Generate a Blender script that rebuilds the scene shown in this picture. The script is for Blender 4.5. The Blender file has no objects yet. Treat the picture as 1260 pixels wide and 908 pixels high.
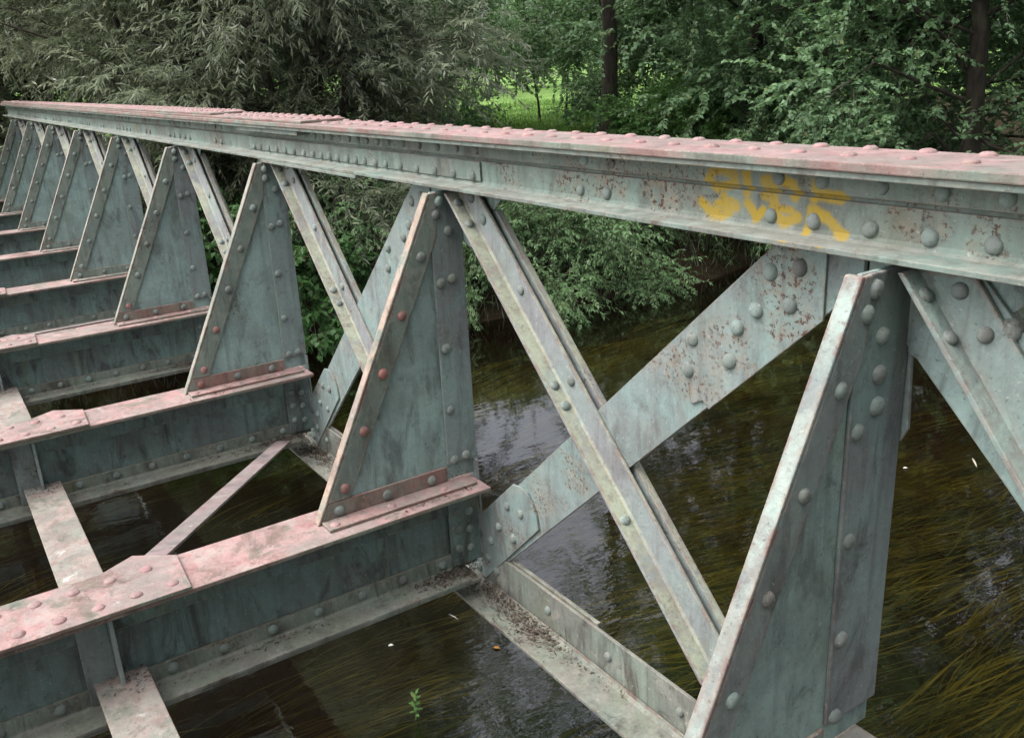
import bpy, bmesh, math, random
import numpy as np
from mathutils import Vector, Matrix

scene = bpy.context.scene
COL = scene.collection
rnd = random.Random(7)

# ------------------------------------------------------------------ camera
CAM = Vector((0.9389, -1.4652, 0.3607))
CR = Vector((0.55734, 0.82883, -0.04905))
CU = Vector((-0.24129, 0.21821, 0.9456))
CF = Vector((-0.79445, 0.51519, -0.32161))
cam_data = bpy.data.cameras.new('camera')
cam_data.sensor_width = 36.0
cam_data.lens = 31.62
cam_data.clip_start = 0.05
cam_data.clip_end = 2000.0
cam = bpy.data.objects.new('camera', cam_data)
COL.objects.link(cam)
rot = Matrix((CR, CU, -CF)).transposed().to_4x4()
cam.matrix_world = Matrix.Translation(CAM) @ rot
scene.camera = cam

# ------------------------------------------------------------------ light
world = bpy.data.worlds.new('World')
scene.world = world
world.use_nodes = True
wn = world.node_tree
sky = wn.nodes.new('ShaderNodeTexSky')
sky.sky_type = 'NISHITA'
sky.sun_disc = False
sky.sun_elevation = math.radians(58)
sky.sun_rotation = math.radians(200)
sky.air_density = 1.0
sky.dust_density = 6.0
sky.ozone_density = 1.0
bg = wn.nodes['Background']
grey = wn.nodes.new('ShaderNodeHueSaturation')          # an overcast sky: the blue washed out
grey.inputs['Saturation'].default_value = 0.35
wn.links.new(sky.outputs['Color'], grey.inputs['Color'])
wn.links.new(grey.outputs['Color'], bg.inputs['Color'])
bg.inputs['Strength'].default_value = 0.15

sun_data = bpy.data.lights.new('sun', 'SUN')
sun_data.energy = 0.55
sun_data.angle = math.radians(40)
sun_data.color = (1.0, 0.965, 0.91)
sun = bpy.data.objects.new('sun', sun_data)
COL.objects.link(sun)
sdir = Vector((0.45, -0.38, 0.82)).normalized()
sun.rotation_euler = sdir.to_track_quat('Z', 'Y').to_euler()

vs = scene.view_settings
vs.view_transform = 'Standard'
vs.look = 'None'
vs.gamma = 1.0
vs.exposure = 1.3
scene.cycles.use_adaptive_sampling = True
scene.cycles.adaptive_threshold = 0.02
scene.cycles.max_bounces = 6
scene.cycles.diffuse_bounces = 3
scene.cycles.glossy_bounces = 3
scene.cycles.transmission_bounces = 3
scene.cycles.transparent_max_bounces = 6

# ------------------------------------------------------------------ tags
def tag(o, label=None, cat=None, group=None, kind=None):
    if label: o['label'] = label
    if cat: o['category'] = cat
    if group: o['group'] = group
    if kind: o['kind'] = kind
    return o

def empty(name, loc=(0, 0, 0)):
    o = bpy.data.objects.new(name, None)
    COL.objects.link(o)
    o.location = loc
    o.empty_display_size = 0.2
    return o

def adopt(o, parent):
    o.parent = parent
    if parent is not None:
        o.matrix_parent_inverse = parent_inv(parent)
    return o

def parent_inv(p):
    m = Matrix.Identity(4)
    while p is not None:
        m = m @ Matrix.Identity(4)
        base = Matrix.LocRotScale(p.location, p.rotation_euler.to_quaternion(), p.scale)
        if p.parent is not None:
            base = p.matrix_parent_inverse @ base
        m = base @ m
        p = p.parent
    return m.inverted()

# ------------------------------------------------------------------ mesh helper
class MB:
    def __init__(self):
        self.v = []
        self.f = []
    def add(self, vs_, fs_):
        n = len(self.v)
        self.v += [tuple(p) for p in vs_]
        self.f += [tuple(i + n for i in f) for f in fs_]
    def box(self, x0, x1, y0, y1, z0, z1):
        if x0 > x1: x0, x1 = x1, x0
        if y0 > y1: y0, y1 = y1, y0
        if z0 > z1: z0, z1 = z1, z0
        p = [(x0, y0, z0), (x1, y0, z0), (x1, y1, z0), (x0, y1, z0),
             (x0, y0, z1), (x1, y0, z1), (x1, y1, z1), (x0, y1, z1)]
        self.add(p, [(0, 3, 2, 1), (4, 5, 6, 7), (0, 1, 5, 4), (1, 2, 6, 5), (2, 3, 7, 6), (3, 0, 4, 7)])
    def loft(self, A, B):
        """two matching rings of points joined and capped"""
        n = len(A)
        self.add(list(A) + list(B),
                 [tuple(range(n - 1, -1, -1)), tuple(range(n, 2 * n))] +
                 [(i, (i + 1) % n, n + (i + 1) % n, n + i) for i in range(n)])
    def polyX(self, pts, x0, x1):
        self.loft([(x0, y, z) for y, z in pts], [(x1, y, z) for y, z in pts])
    def polyY(self, pts, y0, y1):
        self.loft([(x, y0, z) for x, z in pts], [(x, y1, z) for x, z in pts])
    def polyZ(self, pts, z0, z1):
        self.loft([(x, y, z0) for x, y in pts], [(x, y, z1) for x, y in pts])
    def tube(self, path, radii, n=8):
        rings = []
        for i, p in enumerate(path):
            p = Vector(p)
            a = Vector(path[max(i - 1, 0)]); b = Vector(path[min(i + 1, len(path) - 1)])
            t = (b - a).normalized()
            s = t.cross(Vector((0.31, 0.87, 0.2))).normalized()
            w = t.cross(s)
            rings.append([p + (s * math.cos(2 * math.pi * k / n) + w * math.sin(2 * math.pi * k / n)) * radii[i] for k in range(n)])
        base = len(self.v)
        for r_ in rings: self.v += [tuple(q) for q in r_]
        for i in range(len(rings) - 1):
            for k in range(n):
                a = base + i * n + k; b = base + i * n + (k + 1) % n
                self.f.append((a, b, b + n, a + n))
        self.f.append(tuple(base + (len(rings) - 1) * n + k for k in range(n)))
    def build(self, name, mat, parent=None, bevel=0.0, smooth=False):
        me = bpy.data.meshes.new(name)
        me.from_pydata(self.v, [], self.f)
        bm = bmesh.new(); bm.from_mesh(me)
        bmesh.ops.recalc_face_normals(bm, faces=bm.faces)
        if smooth:
            for f in bm.faces: f.smooth = True
        bm.to_mesh(me); bm.free()
        me.materials.append(mat)
        o = bpy.data.objects.new(name, me)
        COL.objects.link(o)
        if bevel:
            m = o.modifiers.new('bevel', 'BEVEL')
            m.width = bevel; m.segments = 2; m.limit_method = 'ANGLE'; m.angle_limit = math.radians(40)
            m.harden_normals = False
        if parent is not None: adopt(o, parent)
        return o

# ------------------------------------------------------------------ node helper
class NT:
    def __init__(self, mat):
        mat.use_nodes = True
        self.t = mat.node_tree
        self.t.nodes.clear()
    def n(self, kind, **kw):
        nd = self.t.nodes.new(kind)
        for k, v_ in kw.items():
            if k == 'op': nd.operation = v_
            elif k == 'inp':
                for kk, vv in v_.items():
                    if hasattr(vv, 'is_linked') or hasattr(vv, 'links'): self.t.links.new(vv, nd.inputs[kk])
                    else: nd.inputs[kk].default_value = vv
            else: setattr(nd, k, v_)
        return nd
    def math(self, op, a, b=None, c=None, clamp=False):
        nd = self.t.nodes.new('ShaderNodeMath'); nd.operation = op; nd.use_clamp = clamp
        for i, x in enumerate((a, b, c)):
            if x is None: continue
            if isinstance(x, (int, float)): nd.inputs[i].default_value = x
            else: self.t.links.new(x, nd.inputs[i])
        return nd.outputs[0]
    def mix(self, fac, a, b, blend='MIX'):
        nd = self.t.nodes.new('ShaderNodeMix'); nd.data_type = 'RGBA'; nd.blend_type = blend
        nd.clamp_factor = True
        for i, x in ((0, fac), (6, a), (7, b)):
            if isinstance(x, (int, float)): nd.inputs[i].default_value = x
            elif isinstance(x, tuple): nd.inputs[i].default_value = (x[0], x[1], x[2], 1)
            else: self.t.links.new(x, nd.inputs[i])
        return nd.outputs[2]
    def noise(self, vec, scale, detail=4, rough=0.55, dist=0.0):
        nd = self.t.nodes.new('ShaderNodeTexNoise')
        nd.inputs['Scale'].default_value = scale
        nd.inputs['Detail'].default_value = detail
        nd.inputs['Roughness'].default_value = rough
        nd.inputs['Distortion'].default_value = dist
        if vec is not None: self.t.links.new(vec, nd.inputs['Vector'])
        return nd.outputs['Fac']
    def ramp(self, x, lo, hi):
        nd = self.t.nodes.new('ShaderNodeMapRange'); nd.interpolation_type = 'SMOOTHSTEP'
        nd.inputs[1].default_value = lo; nd.inputs[2].default_value = hi
        self.t.links.new(x, nd.inputs[0])
        return nd.outputs[0]
    def scaled(self, vec, s, off=(0, 0, 0)):
        nd = self.t.nodes.new('ShaderNodeMapping')
        nd.inputs['Scale'].default_value = s
        nd.inputs['Location'].default_value = off
        self.t.links.new(vec, nd.inputs['Vector'])
        return nd.outputs[0]

def steel(name, c1, c2, dirt=(0.075, 0.078, 0.072), dirt_amt=0.6, rust=0.25, pink=1.0, lichen=0.5,
          up_col=(0.46, 0.235, 0.235), seed=0.0, graffiti=False, moss=0.35, tone3=(0.30, 0.31, 0.27), wear=0.7, up_range=(0.55, 0.85), zones=(), wear_r=0.008):
    mat = bpy.data.materials.new(name)
    t = NT(mat)
    geo = t.n('ShaderNodeNewGeometry')
    oi = t.n('ShaderNodeObjectInfo')
    sh = t.n('ShaderNodeCombineXYZ', inp={0: t.math('MULTIPLY', oi.outputs['Random'], 37.0), 1: t.math('MULTIPLY', oi.outputs['Random'], 91.0), 2: seed})
    pos = t.n('ShaderNodeVectorMath', op='ADD', inp={0: geo.outputs['Position'], 1: sh.outputs[0]}).outputs[0]
    nsep = t.n('ShaderNodeSeparateXYZ', inp={0: geo.outputs['True Normal']})
    nz = nsep.outputs[2]
    # base coat, blotched
    a = t.ramp(t.noise(pos, 3.2, 8, 0.62, 0.6), 0.36, 0.62)
    col = t.mix(a, c1, c2)
    b = t.ramp(t.noise(t.scaled(pos, (1, 1, 1), (11, 3, 5)), 7.5, 7, 0.65, 0.8), 0.50, 0.72)
    col = t.mix(t.math('MULTIPLY', b, 0.65), col, tone3)
    # rain streaks run down the steel
    st = t.ramp(t.noise(t.scaled(pos, (26, 26, 1.8), (2, 9, 4)), 1.0, 6, 0.6, 0.4), 0.46, 0.72)
    st2 = t.ramp(t.noise(t.scaled(pos, (9, 9, 2.6), (6, 2, 1)), 1.0, 7, 0.68, 0.7), 0.48, 0.66)
    ds = t.math('MAXIMUM', t.math('MULTIPLY', st, 0.6), st2)
    col = t.mix(t.math('MULTIPLY', ds, dirt_amt), col, dirt)
    bleed = t.ramp(t.noise(t.scaled(pos, (34, 34, 1.5), (7, 1, 4)), 1.0, 5, 0.6, 0.5), 0.62, 0.74)
    bleed = t.math('MULTIPLY', bleed, t.ramp(t.noise(t.scaled(pos, (1, 1, 1), (1, 6, 2)), 2.2, 4), 0.48, 0.62))
    col = t.mix(t.math('MULTIPLY', bleed, 0.6), col, (0.125, 0.075, 0.05))
    # soot grime blotches
    gr = t.ramp(t.noise(t.scaled(pos, (1, 1, 1), (21, 8, 2)), 14.0, 9, 0.72, 0.3), 0.55, 0.70)
    col = t.mix(t.math('MULTIPLY', gr, dirt_amt * 0.75), col, (dirt[0] * 0.75, dirt[1] * 0.72, dirt[2] * 0.72))
    # greenish algae
    al = t.ramp(t.noise(t.scaled(pos, (1, 1, 0.5), (31, 4, 7)), 5.0, 6, 0.6), 0.56, 0.72)
    col = t.mix(t.math('MULTIPLY', al, moss), col, (0.17, 0.185, 0.10))
    # primer and lichen on faces the rain lies on; diagonals add painted sky light
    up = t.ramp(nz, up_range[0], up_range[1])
    pk = t.ramp(t.noise(t.scaled(pos, (1, 1, 1), (5, 15, 2)), 6.0, 9, 0.70, 0.6), 0.38, 0.50)
    dark_pk = t.ramp(t.noise(t.scaled(pos, (1, 1, 1), (8, 5, 12)), 22, 6, 0.65), 0.45, 0.7)
    upc = t.mix(dark_pk, up_col, (up_col[0] * 0.72, up_col[1] * 0.62, up_col[2] * 0.62))
    gl = t.ramp(t.noise(t.scaled(pos, (1, 1, 1), (3, 25, 12)), 11, 8, 0.7), 0.48, 0.60)
    upc = t.mix(t.math('MULTIPLY', gl, lichen), upc, (0.36, 0.345, 0.31))
    upd = t.ramp(t.noise(t.scaled(pos, (1, 1, 1), (13, 2, 19)), 30, 8, 0.75), 0.55, 0.66)
    upc = t.mix(t.math('MULTIPLY', upd, 0.6), upc, (0.12, 0.10, 0.09))
    wash = t.ramp(t.noise(t.scaled(pos, (1, 1, 1), (3, 12, 29)), 4.2, 8, 0.68, 0.6), 0.42, 0.62)
    upc = t.mix(t.math('MULTIPLY', wash, 0.75), upc, (0.22, 0.20, 0.185))
    wht = t.ramp(t.noise(t.scaled(pos, (1, 1, 1), (23, 12, 9)), 8.0, 8, 0.7, 0.3), 0.62, 0.68)
    upc = t.mix(t.math('MULTIPLY', wht, lichen), upc, (0.55, 0.53, 0.50))
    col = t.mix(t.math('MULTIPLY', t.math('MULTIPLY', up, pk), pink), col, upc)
    # rust
    rz = t.ramp(t.noise(t.scaled(pos, (1, 1, 1), (17, 7, 3)), 5.0, 3, 0.5), 0.62 - 0.20 * rust, 0.80 - 0.16 * rust)
    rs = t.ramp(t.noise(t.scaled(pos, (1, 1, 1), (1, 7, 33)), 105.0, 4, 0.65), 0.54, 0.62)
    rzs = t.math('MULTIPLY', rz, min(1.0, rust * 1.6))
    if zones:                                   # places where the paint has blistered off
        wv = t.n('ShaderNodeVectorMath', op='ADD', inp={0: geo.outputs['Position'], 1: t.n('ShaderNodeVectorMath', op='SCALE', inp={0: t.n('ShaderNodeTexNoise', inp={'Vector': pos, 'Scale': 18.0, 'Detail': 5.0}).outputs['Color'], 'Scale': 0.16}).outputs[0]}).outputs[0]
        for zx, zy, zz, zr, zst in zones:
            dd = t.n('ShaderNodeVectorMath', op='DISTANCE', inp={0: wv, 1: (zx + 0.08, zy + 0.08, zz + 0.08)}).outputs['Value']
            zm = t.math('MULTIPLY', t.ramp(dd, zr, zr * 0.45), zst)
            rz = t.math('MAXIMUM', rz, zm); rzs = t.math('MAXIMUM', rzs, zm)
    salmon = t.math('MULTIPLY', t.math('MULTIPLY', rzs, 1.0), t.ramp(t.noise(pos, 34, 8, 0.75), 0.40, 0.66))
    col = t.mix(t.math('MULTIPLY', salmon, 0.8), col, (0.265, 0.205, 0.15))
    spots = t.math('MULTIPLY', rz, rs)
    col = t.mix(spots, col, (0.085, 0.033, 0.02))
    # worn edges: bare primer / chipped paint
    if wear > 0:
        bev = t.n('ShaderNodeBevel', samples=4, inp={'Radius': wear_r})
        dot = t.n('ShaderNodeVectorMath', op='DOT_PRODUCT', inp={0: bev.outputs[0], 1: geo.outputs['Normal']})
        edge = t.ramp(dot.outputs['Value'], 0.985, 0.88)
        en = t.ramp(t.noise(t.scaled(pos, (1, 1, 1), (9, 9, 2)), 24.0, 8, 0.74), 0.42, 0.54)
        wc = t.mix(t.ramp(t.noise(pos, 13.0, 4), 0.42, 0.58), (0.36, 0.30, 0.25), (0.20, 0.075, 0.06))
        col = t.mix(t.math('MULTIPLY', t.math('MULTIPLY', edge, en), wear), col, wc)
    # fine lichen / dust specks
    sp = t.ramp(t.noise(t.scaled(pos, (1, 1, 1), (2, 4, 8)), 95.0, 3, 0.6), 0.64, 0.72)
    col = t.mix(t.math('MULTIPLY', sp, 0.45), col, (0.46, 0.46, 0.43))
    sp2 = t.ramp(t.noise(t.scaled(pos, (1, 1, 1), (12, 14, 8)), 130.0, 3, 0.6), 0.62, 0.70)
    col = t.mix(t.math('MULTIPLY', sp2, 0.5), col, (0.07, 0.065, 0.06))
    fine = t.noise(t.scaled(pos, (1, 1, 1), (4, 1, 9)), 48.0, 8, 0.75)
    med = t.noise(t.scaled(pos, (1, 1, 0.6), (14, 6, 9)), 9.0, 8, 0.72, 0.4)
    val = t.math('ADD', 0.42, t.math('MULTIPLY', t.math('ADD', t.math('MULTIPLY', fine, 0.55), t.math('MULTIPLY', med, 0.60)), 1.0))
    hv = t.n('ShaderNodeHueSaturation', inp={'Color': col, 'Value': val})
    col = hv.outputs[0]
    if graffiti:
        sep = t.n('ShaderNodeSeparateXYZ', inp={0: geo.outputs['Position']})
        wob = t.math('MULTIPLY', t.math('SUBTRACT', t.noise(pos, 40, 3), 0.5), 0.012)
        px = t.math('ADD', sep.outputs[0], wob)
        pz = t.math('ADD', sep.outputs[2], wob)
        strokes = [  # (ax, az, bx, bz, radius)
            (-.468, .118, -.438, .126, .012), (-.438, .126, -.405, .115, .012), (-.480, .100, -.468, .118, .012),
            (-.405, .115, -.402, .098, .012), (-.478, .098, -.450, .084, .011), (-.450, .084, -.405, .096, .011),
            (-.494, .050, -.466, .032, .013), (-.466, .032, -.430, .030, .014), (-.430, .030, -.396, .050, .014),
            (-.430, .066, -.425, .045, .013), (-.45, .05, -.41, .06, .010),
            (-.373, .124, -.366, .080, .012), (-.362, .060, -.338, .034, .013), (-.338, .034, -.320, .048, .011),
            (-.322, .110, -.316, .080, .013), (-.318, .108, -.281, .114, .013), (-.281, .114, -.248, .104, .012),
            (-.248, .104, -.241, .084, .012), (-.300, .094, -.288, .045, .013), (-.288, .045, -.266, .030, .013),
            (-.266, .030, -.233, .044, .012), (-.29, .060, -.25, .055, .008),
            (-.197, .112, -.195, .085, .011), (-.190, .092, -.136, .090, .0125), (-.199, .064, -.207, .018, .012),
            (-.199, .062, -.165, .050, .013), (-.165, .050, -.122, .020, .012)]
        tot = None
        for ax, az, bx, bz, rr in strokes:
            dx, dz = bx - ax, bz - az
            l2 = dx * dx + dz * dz
            h = t.math('DIVIDE', t.math('ADD', t.math('MULTIPLY', t.math('SUBTRACT', px, ax), dx),
                                        t.math('MULTIPLY', t.math('SUBTRACT', pz, az), dz)), l2, clamp=True)
            qx = t.math('SUBTRACT', t.math('SUBTRACT', px, ax), t.math('MULTIPLY', h, dx))
            qz = t.math('SUBTRACT', t.math('SUBTRACT', pz, az), t.math('MULTIPLY', h, dz))
            d = t.math('SQRT', t.math('ADD', t.math('MULTIPLY', qx, qx), t.math('MULTIPLY', qz, qz)))
            d = t.math('DIVIDE', d, rr * 0.86)
            tot = d if tot is None else t.math('MINIMUM', tot, d)
        cov = t.ramp(tot, 1.6, 0.55)
        front = t.ramp(nsep.outputs[1], -0.1, -0.35)
        patch = t.ramp(t.noise(pos, 60, 5, 0.7), 0.28, 0.42)
        cov = t.math('MULTIPLY', t.math('MULTIPLY', cov, front), t.math('MULTIPLY', patch, t.math('ADD', 0.55, t.math('MULTIPLY', t.noise(pos, 22, 4), 0.6))))
        col = t.mix(cov, col, (0.40, 0.27, 0.020))
        col = t.mix(t.math('MULTIPLY', spots, 0.8), col, (0.07, 0.03, 0.02))
    # relief
    bn1 = t.noise(pos, 150, 4, 0.6)
    bn2 = t.noise(pos, 28, 5, 0.6)
    hgt = t.math('ADD', t.math('MULTIPLY', bn1, 0.35), t.math('ADD', bn2, t.math('MULTIPLY', spots, -0.5)))
    bump = t.n('ShaderNodeBump', inp={'Height': hgt, 'Strength': 0.5, 'Distance': 0.005})
    rough = t.math('ADD', 0.52, t.math('MULTIPLY', t.noise(pos, 18, 5), 0.32))
    bs = t.n('ShaderNodeBsdfPrincipled', inp={'Base Color': col, 'Roughness': rough, 'Normal': bump.outputs[0]})
    bs.inputs['Specular IOR Level'].default_value = 0.32
    out = t.n('ShaderNodeOutputMaterial')
    t.t.links.new(bs.outputs[0], out.inputs[0])
    return mat

M = {}
M['gusset'] = steel('weathered_teal_paint', (0.285, 0.39, 0.37), (0.215, 0.28, 0.265), dirt=(0.085, 0.095, 0.09), dirt_amt=0.68, rust=0.14, pink=0.0, moss=0.3, seed=0.0, tone3=(0.20, 0.30, 0.32))
M['angle'] = steel('weathered_olive_paint', (0.215, 0.265, 0.225), (0.175, 0.215, 0.195), dirt=(0.085, 0.08, 0.065), dirt_amt=0.7, rust=0.2, pink=0.75, up_col=(0.36, 0.34, 0.29), up_range=(0.2, 0.45), moss=0.35, lichen=0.5, seed=3.0, wear=0.9, wear_r=0.016)
M['post'] = steel('weathered_grey_paint', (0.215, 0.295, 0.28), (0.205, 0.23, 0.232), dirt=(0.095, 0.09, 0.095), dirt_amt=0.8, rust=0.18, pink=0.0, moss=0.15, seed=6.0, tone3=(0.18, 0.29, 0.28))
M['diag'] = steel('weathered_mint_paint', (0.25, 0.305, 0.295), (0.24, 0.255, 0.265), dirt=(0.12, 0.11, 0.11), dirt_amt=0.6, rust=0.22, pink=0.9, up_col=(0.36, 0.395, 0.30), up_range=(0.3, 0.6), lichen=0.25, moss=0.25, seed=9.0, tone3=(0.30, 0.34, 0.30), wear=1.0, wear_r=0.016)  # up_col: yellow-green growth, plus the lip's skylit brightness painted in
M['flat'] = steel('weathered_blue_grey_paint', (0.225, 0.32, 0.305), (0.22, 0.265, 0.262), dirt=(0.11, 0.10, 0.10), dirt_amt=0.7, rust=0.5, pink=0.0, moss=0.15, seed=12.0,
    zones=((-0.27, 0, -0.07, 0.12, .9), (-0.25, 0, -0.16, 0.10, .9), (-0.42, 0, -0.26, 0.10, 0.75), (-0.56, 0, -0.36, 0.09, 0.8), (-0.36, 0, -0.30, 0.07, 0.7), (-1.02, 0, -0.80, 0.09, 0.8), (-1.22, 0, -1.00, 0.05, 0.8)))
M['chord'] = steel('weathered_grey_green_paint', (0.19, 0.265, 0.235), (0.185, 0.22, 0.20), dirt=(0.085, 0.085, 0.072), dirt_amt=0.7, rust=0.5, pink=0.4, up_col=(0.40, 0.405, 0.37), moss=0.25, seed=0.0, graffiti=True, lichen=0.5,
    zones=((-0.95, -0.01, 0.075, 0.09, .8), (-0.80, -0.01, 0.07, 0.08, .8), (-0.62, -0.01, 0.075, 0.09, .9), (-0.93, -0.01, 0.115, 0.06, .8), (-0.48, -0.01, 0.075, 0.07, 0.55), (-0.30, -0.01, 0.075, 0.06, 0.5), (0.02, -0.01, 0.07, 0.07, 0.6), (0.16, -0.01, 0.05, 0.06, 0.6), (-4.1, -0.01, 0.05, 0.14, 0.8), (-0.2, -0.01, 0.12, 0.05, 0.6)))
M['coverplate'] = steel('faded_pink_primer', (0.20, 0.24, 0.205), (0.27, 0.16, 0.15), dirt=(0.09, 0.08, 0.07), dirt_amt=0.6, rust=0.2, pink=1.0, up_col=(0.36, 0.225, 0.222), lichen=0.35, seed=15.0)
M['beam'] = steel('grimy_dark_teal_paint', (0.165, 0.245, 0.23), (0.13, 0.155, 0.152), dirt=(0.05, 0.05, 0.048), dirt_amt=0.85, rust=0.12, pink=0.0, moss=0.35, lichen=0.65, seed=18.0, tone3=(0.15, 0.22, 0.22))
M['beamtop'] = steel('pink_primer_with_lichen', (0.17, 0.19, 0.15), (0.22, 0.14, 0.125), dirt=(0.08, 0.075, 0.06), dirt_amt=0.7, rust=0.15, pink=0.95, up_col=(0.395, 0.245, 0.238), lichen=0.55, seed=21.0)
M['stringer'] = steel('lichen_grey_primer', (0.24, 0.25, 0.21), (0.20, 0.20, 0.17), dirt=(0.08, 0.075, 0.06), dirt_amt=0.7, rust=0.2, pink=0.8, up_col=(0.36, 0.275, 0.25), lichen=0.95, moss=0.4, seed=27.0)
M['lower'] = steel('littered_pale_paint', (0.20, 0.24, 0.205), (0.16, 0.17, 0.15), dirt=(0.065, 0.058, 0.05), dirt_amt=0.9, rust=0.3, pink=0.75, up_col=(0.20, 0.225, 0.175), lichen=0.45, moss=0.5, seed=24.0, tone3=(0.34, 0.32, 0.29))
M['strap'] = steel('grey_pink_strap', (0.22, 0.18, 0.18), (0.16, 0.14, 0.14), dirt=(0.08, 0.07, 0.065), dirt_amt=0.7, rust=0.2, pink=0.8, up_col=(0.30, 0.22, 0.225), lichen=0.6, seed=30.0)
M['angle_salmon'] = steel('chipped_salmon_edge', (0.215, 0.265, 0.225), (0.175, 0.215, 0.195), dirt=(0.085, 0.08, 0.065), dirt_amt=0.7, rust=0.25, pink=0.95, up_col=(0.40, 0.30, 0.235), up_range=(0.2, 0.45), moss=0.35, lichen=0.45, seed=3.0, wear=1.0, wear_r=0.016)
M['angle_mint'] = steel('pale_mint_edge', (0.225, 0.29, 0.275), (0.205, 0.23, 0.23), dirt=(0.095, 0.09, 0.09), dirt_amt=0.7, rust=0.1, pink=0.97, up_col=(0.33, 0.41, 0.38), up_range=(0.2, 0.45), moss=0.15, lichen=0.15, seed=3.0, wear=1.0, wear_r=0.016)
M['foot'] = steel('half_stripped_red_primer', (0.20, 0.225, 0.19), (0.255, 0.14, 0.125), dirt=(0.08, 0.075, 0.06), dirt_amt=0.7, rust=0.15, pink=0.9, up_col=(0.40, 0.24, 0.23), lichen=0.6, seed=36.0, tone3=(0.20, 0.20, 0.165))
M['diag_mint'] = steel('pale_mint_diagonal', (0.245, 0.335, 0.315), (0.225, 0.275, 0.265), dirt=(0.11, 0.11, 0.105), dirt_amt=0.6, rust=0.2, pink=0.95, up_col=(0.33, 0.43, 0.395), up_range=(0.3, 0.6), lichen=0.15, moss=0.1, seed=9.5, tone3=(0.26, 0.34, 0.32), wear=1.0, wear_r=0.016)  # up_col: mint paint, with the lip's brightness under the sky painted in
M['rivet'] = steel('rivet_green_paint', (0.22, 0.285, 0.265), (0.18, 0.20, 0.19), dirt=(0.10, 0.09, 0.085), dirt_amt=0.6, rust=0.35, pink=0.0, seed=2.0, wear=0)
M['rivet_red'] = steel('rivet_red_primer', (0.32, 0.135, 0.12), (0.22, 0.12, 0.11), dirt=(0.11, 0.09, 0.08), dirt_amt=0.5, rust=0.2, pink=0.0, seed=5.0, wear=0)
M['rivet_pink'] = steel('rivet_pink_primer', (0.40, 0.235, 0.235), (0.34, 0.20, 0.20), dirt=(0.17, 0.13, 0.12), dirt_amt=0.5, rust=0.1, pink=0.6, up_col=(0.37, 0.24, 0.235), seed=8.0, wear=0)

# ------------------------------------------------------------------ rivets
RIV = []        # (position, normal, radius, material, parent)
def rivet(p, n, parent, mat='rivet', r=0.0168):
    RIV.append((Vector(p), Vector(n).normalized(), r * rnd.uniform(0.94, 1.06), mat, parent))

_dome = {}
def dome_mesh(mat, var=0):
    if (mat, var) in _dome: return _dome[(mat, var)]
    rg = random.Random(100 + var)
    v, f = [], []
    n, rings = 16, 5
    prof = [(1.04, -0.12), (1.0, 0.08), (0.92, 0.30), (0.74, 0.50), (0.45, 0.64)]
    e1, e2, p1, p2 = rg.uniform(0, .05), rg.uniform(0, .06), rg.uniform(0, 6), rg.uniform(0, 6)
    sx_, sy_, hh = rg.uniform(-.12, .12), rg.uniform(-.12, .12), rg.uniform(.78, 1.02) * (0.72 if mat == 'rivet_pink' else 1.0)
    for rr, zz in prof:
        for k in range(n):
            a = 2 * math.pi * k / n
            w = 1 + e1 * math.cos(a + p1) + e2 * math.cos(2 * a + p2) + rg.uniform(-.02, .02)
            v.append((rr * w * math.cos(a) + sx_ * zz, rr * w * math.sin(a) + sy_ * zz, zz * hh * (1 + rg.uniform(-.06, .06))))
    v.append((sx_ * .6, sy_ * .6, 0.67 * hh))
    for i in range(rings - 1):
        for k in range(n):
            f.append((i * n + k, i * n + (k + 1) % n, (i + 1) * n + (k + 1) % n, (i + 1) * n + k))
    for k in range(n):
        f.append(((rings - 1) * n + k, (rings - 1) * n + (k + 1) % n, rings * n))
    me = bpy.data.meshes.new('rivet')
    me.from_pydata(v, [], f)
    for p in me.polygons: p.use_smooth = True
    me.materials.append(M[mat])
    _dome[(mat, var)] = me
    return me

def flush_rivets(bridge, limit=100):
    W, H, FP = 1260, 908, 1106.8
    sized = []
    for i, (p, n, r, m, par) in enumerate(RIV):
        d = p - CAM
        z = d.dot(CF)
        size = 0
        if z > 0.1:
            x = 630 + FP * d.dot(CR) / z; y = 454 - FP * d.dot(CU) / z
            if -10 < x < W + 10 and -10 < y < H + 10 and n.dot(CAM - p) > 0: size = r / z
        sized.append((size, i))
    sized.sort(reverse=True)
    near = set(i for s, i in sized[:limit])
    rest = {}
    for i, (p, n, r, m, par) in enumerate(RIV):
        q = n.to_track_quat('Z', 'Y')
        if i in near:
            o = bpy.data.objects.new('rivet', dome_mesh(m, i % 7))
            COL.objects.link(o)
            o.rotation_euler = (q.to_matrix() @ Matrix.Rotation(i * 1.7, 3, 'Z')).to_euler(); o.location = p; o.scale = (r, r, r)
            adopt(o, par)
            if m == 'rivet_red': o['label'] = 'rivet still showing its red primer'
        else:
            rest.setdefault(m, []).append((p, q, r))
    v, f, mi, mats = [], [], [], []
    for j, (m, L) in enumerate(rest.items()):
        dm = dome_mesh(m); mats.append(M[m])
        dv = [Vector(x.co) for x in dm.vertices]; df = [tuple(x.vertices) for x in dm.polygons]
        for p, q, r in L:
            b = len(v)
            v += [tuple(p + q @ (c * r)) for c in dv]
            f += [tuple(b + k for k in ff) for ff in df]
            mi += [j] * len(df)
    me = bpy.data.meshes.new('small_rivets')
    me.from_pydata(v, [], f)
    for m in mats: me.materials.append(m)
    me.polygons.foreach_set('material_index', mi)
    me.polygons.foreach_set('use_smooth', [True] * len(f))
    o = bpy.data.objects.new('small_rivets', me)
    COL.objects.link(o)
    adopt(o, bridge)
    o['kind'] = 'stuff'
    o['label'] = 'the many smaller rivet heads farther along the bridge'

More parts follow.
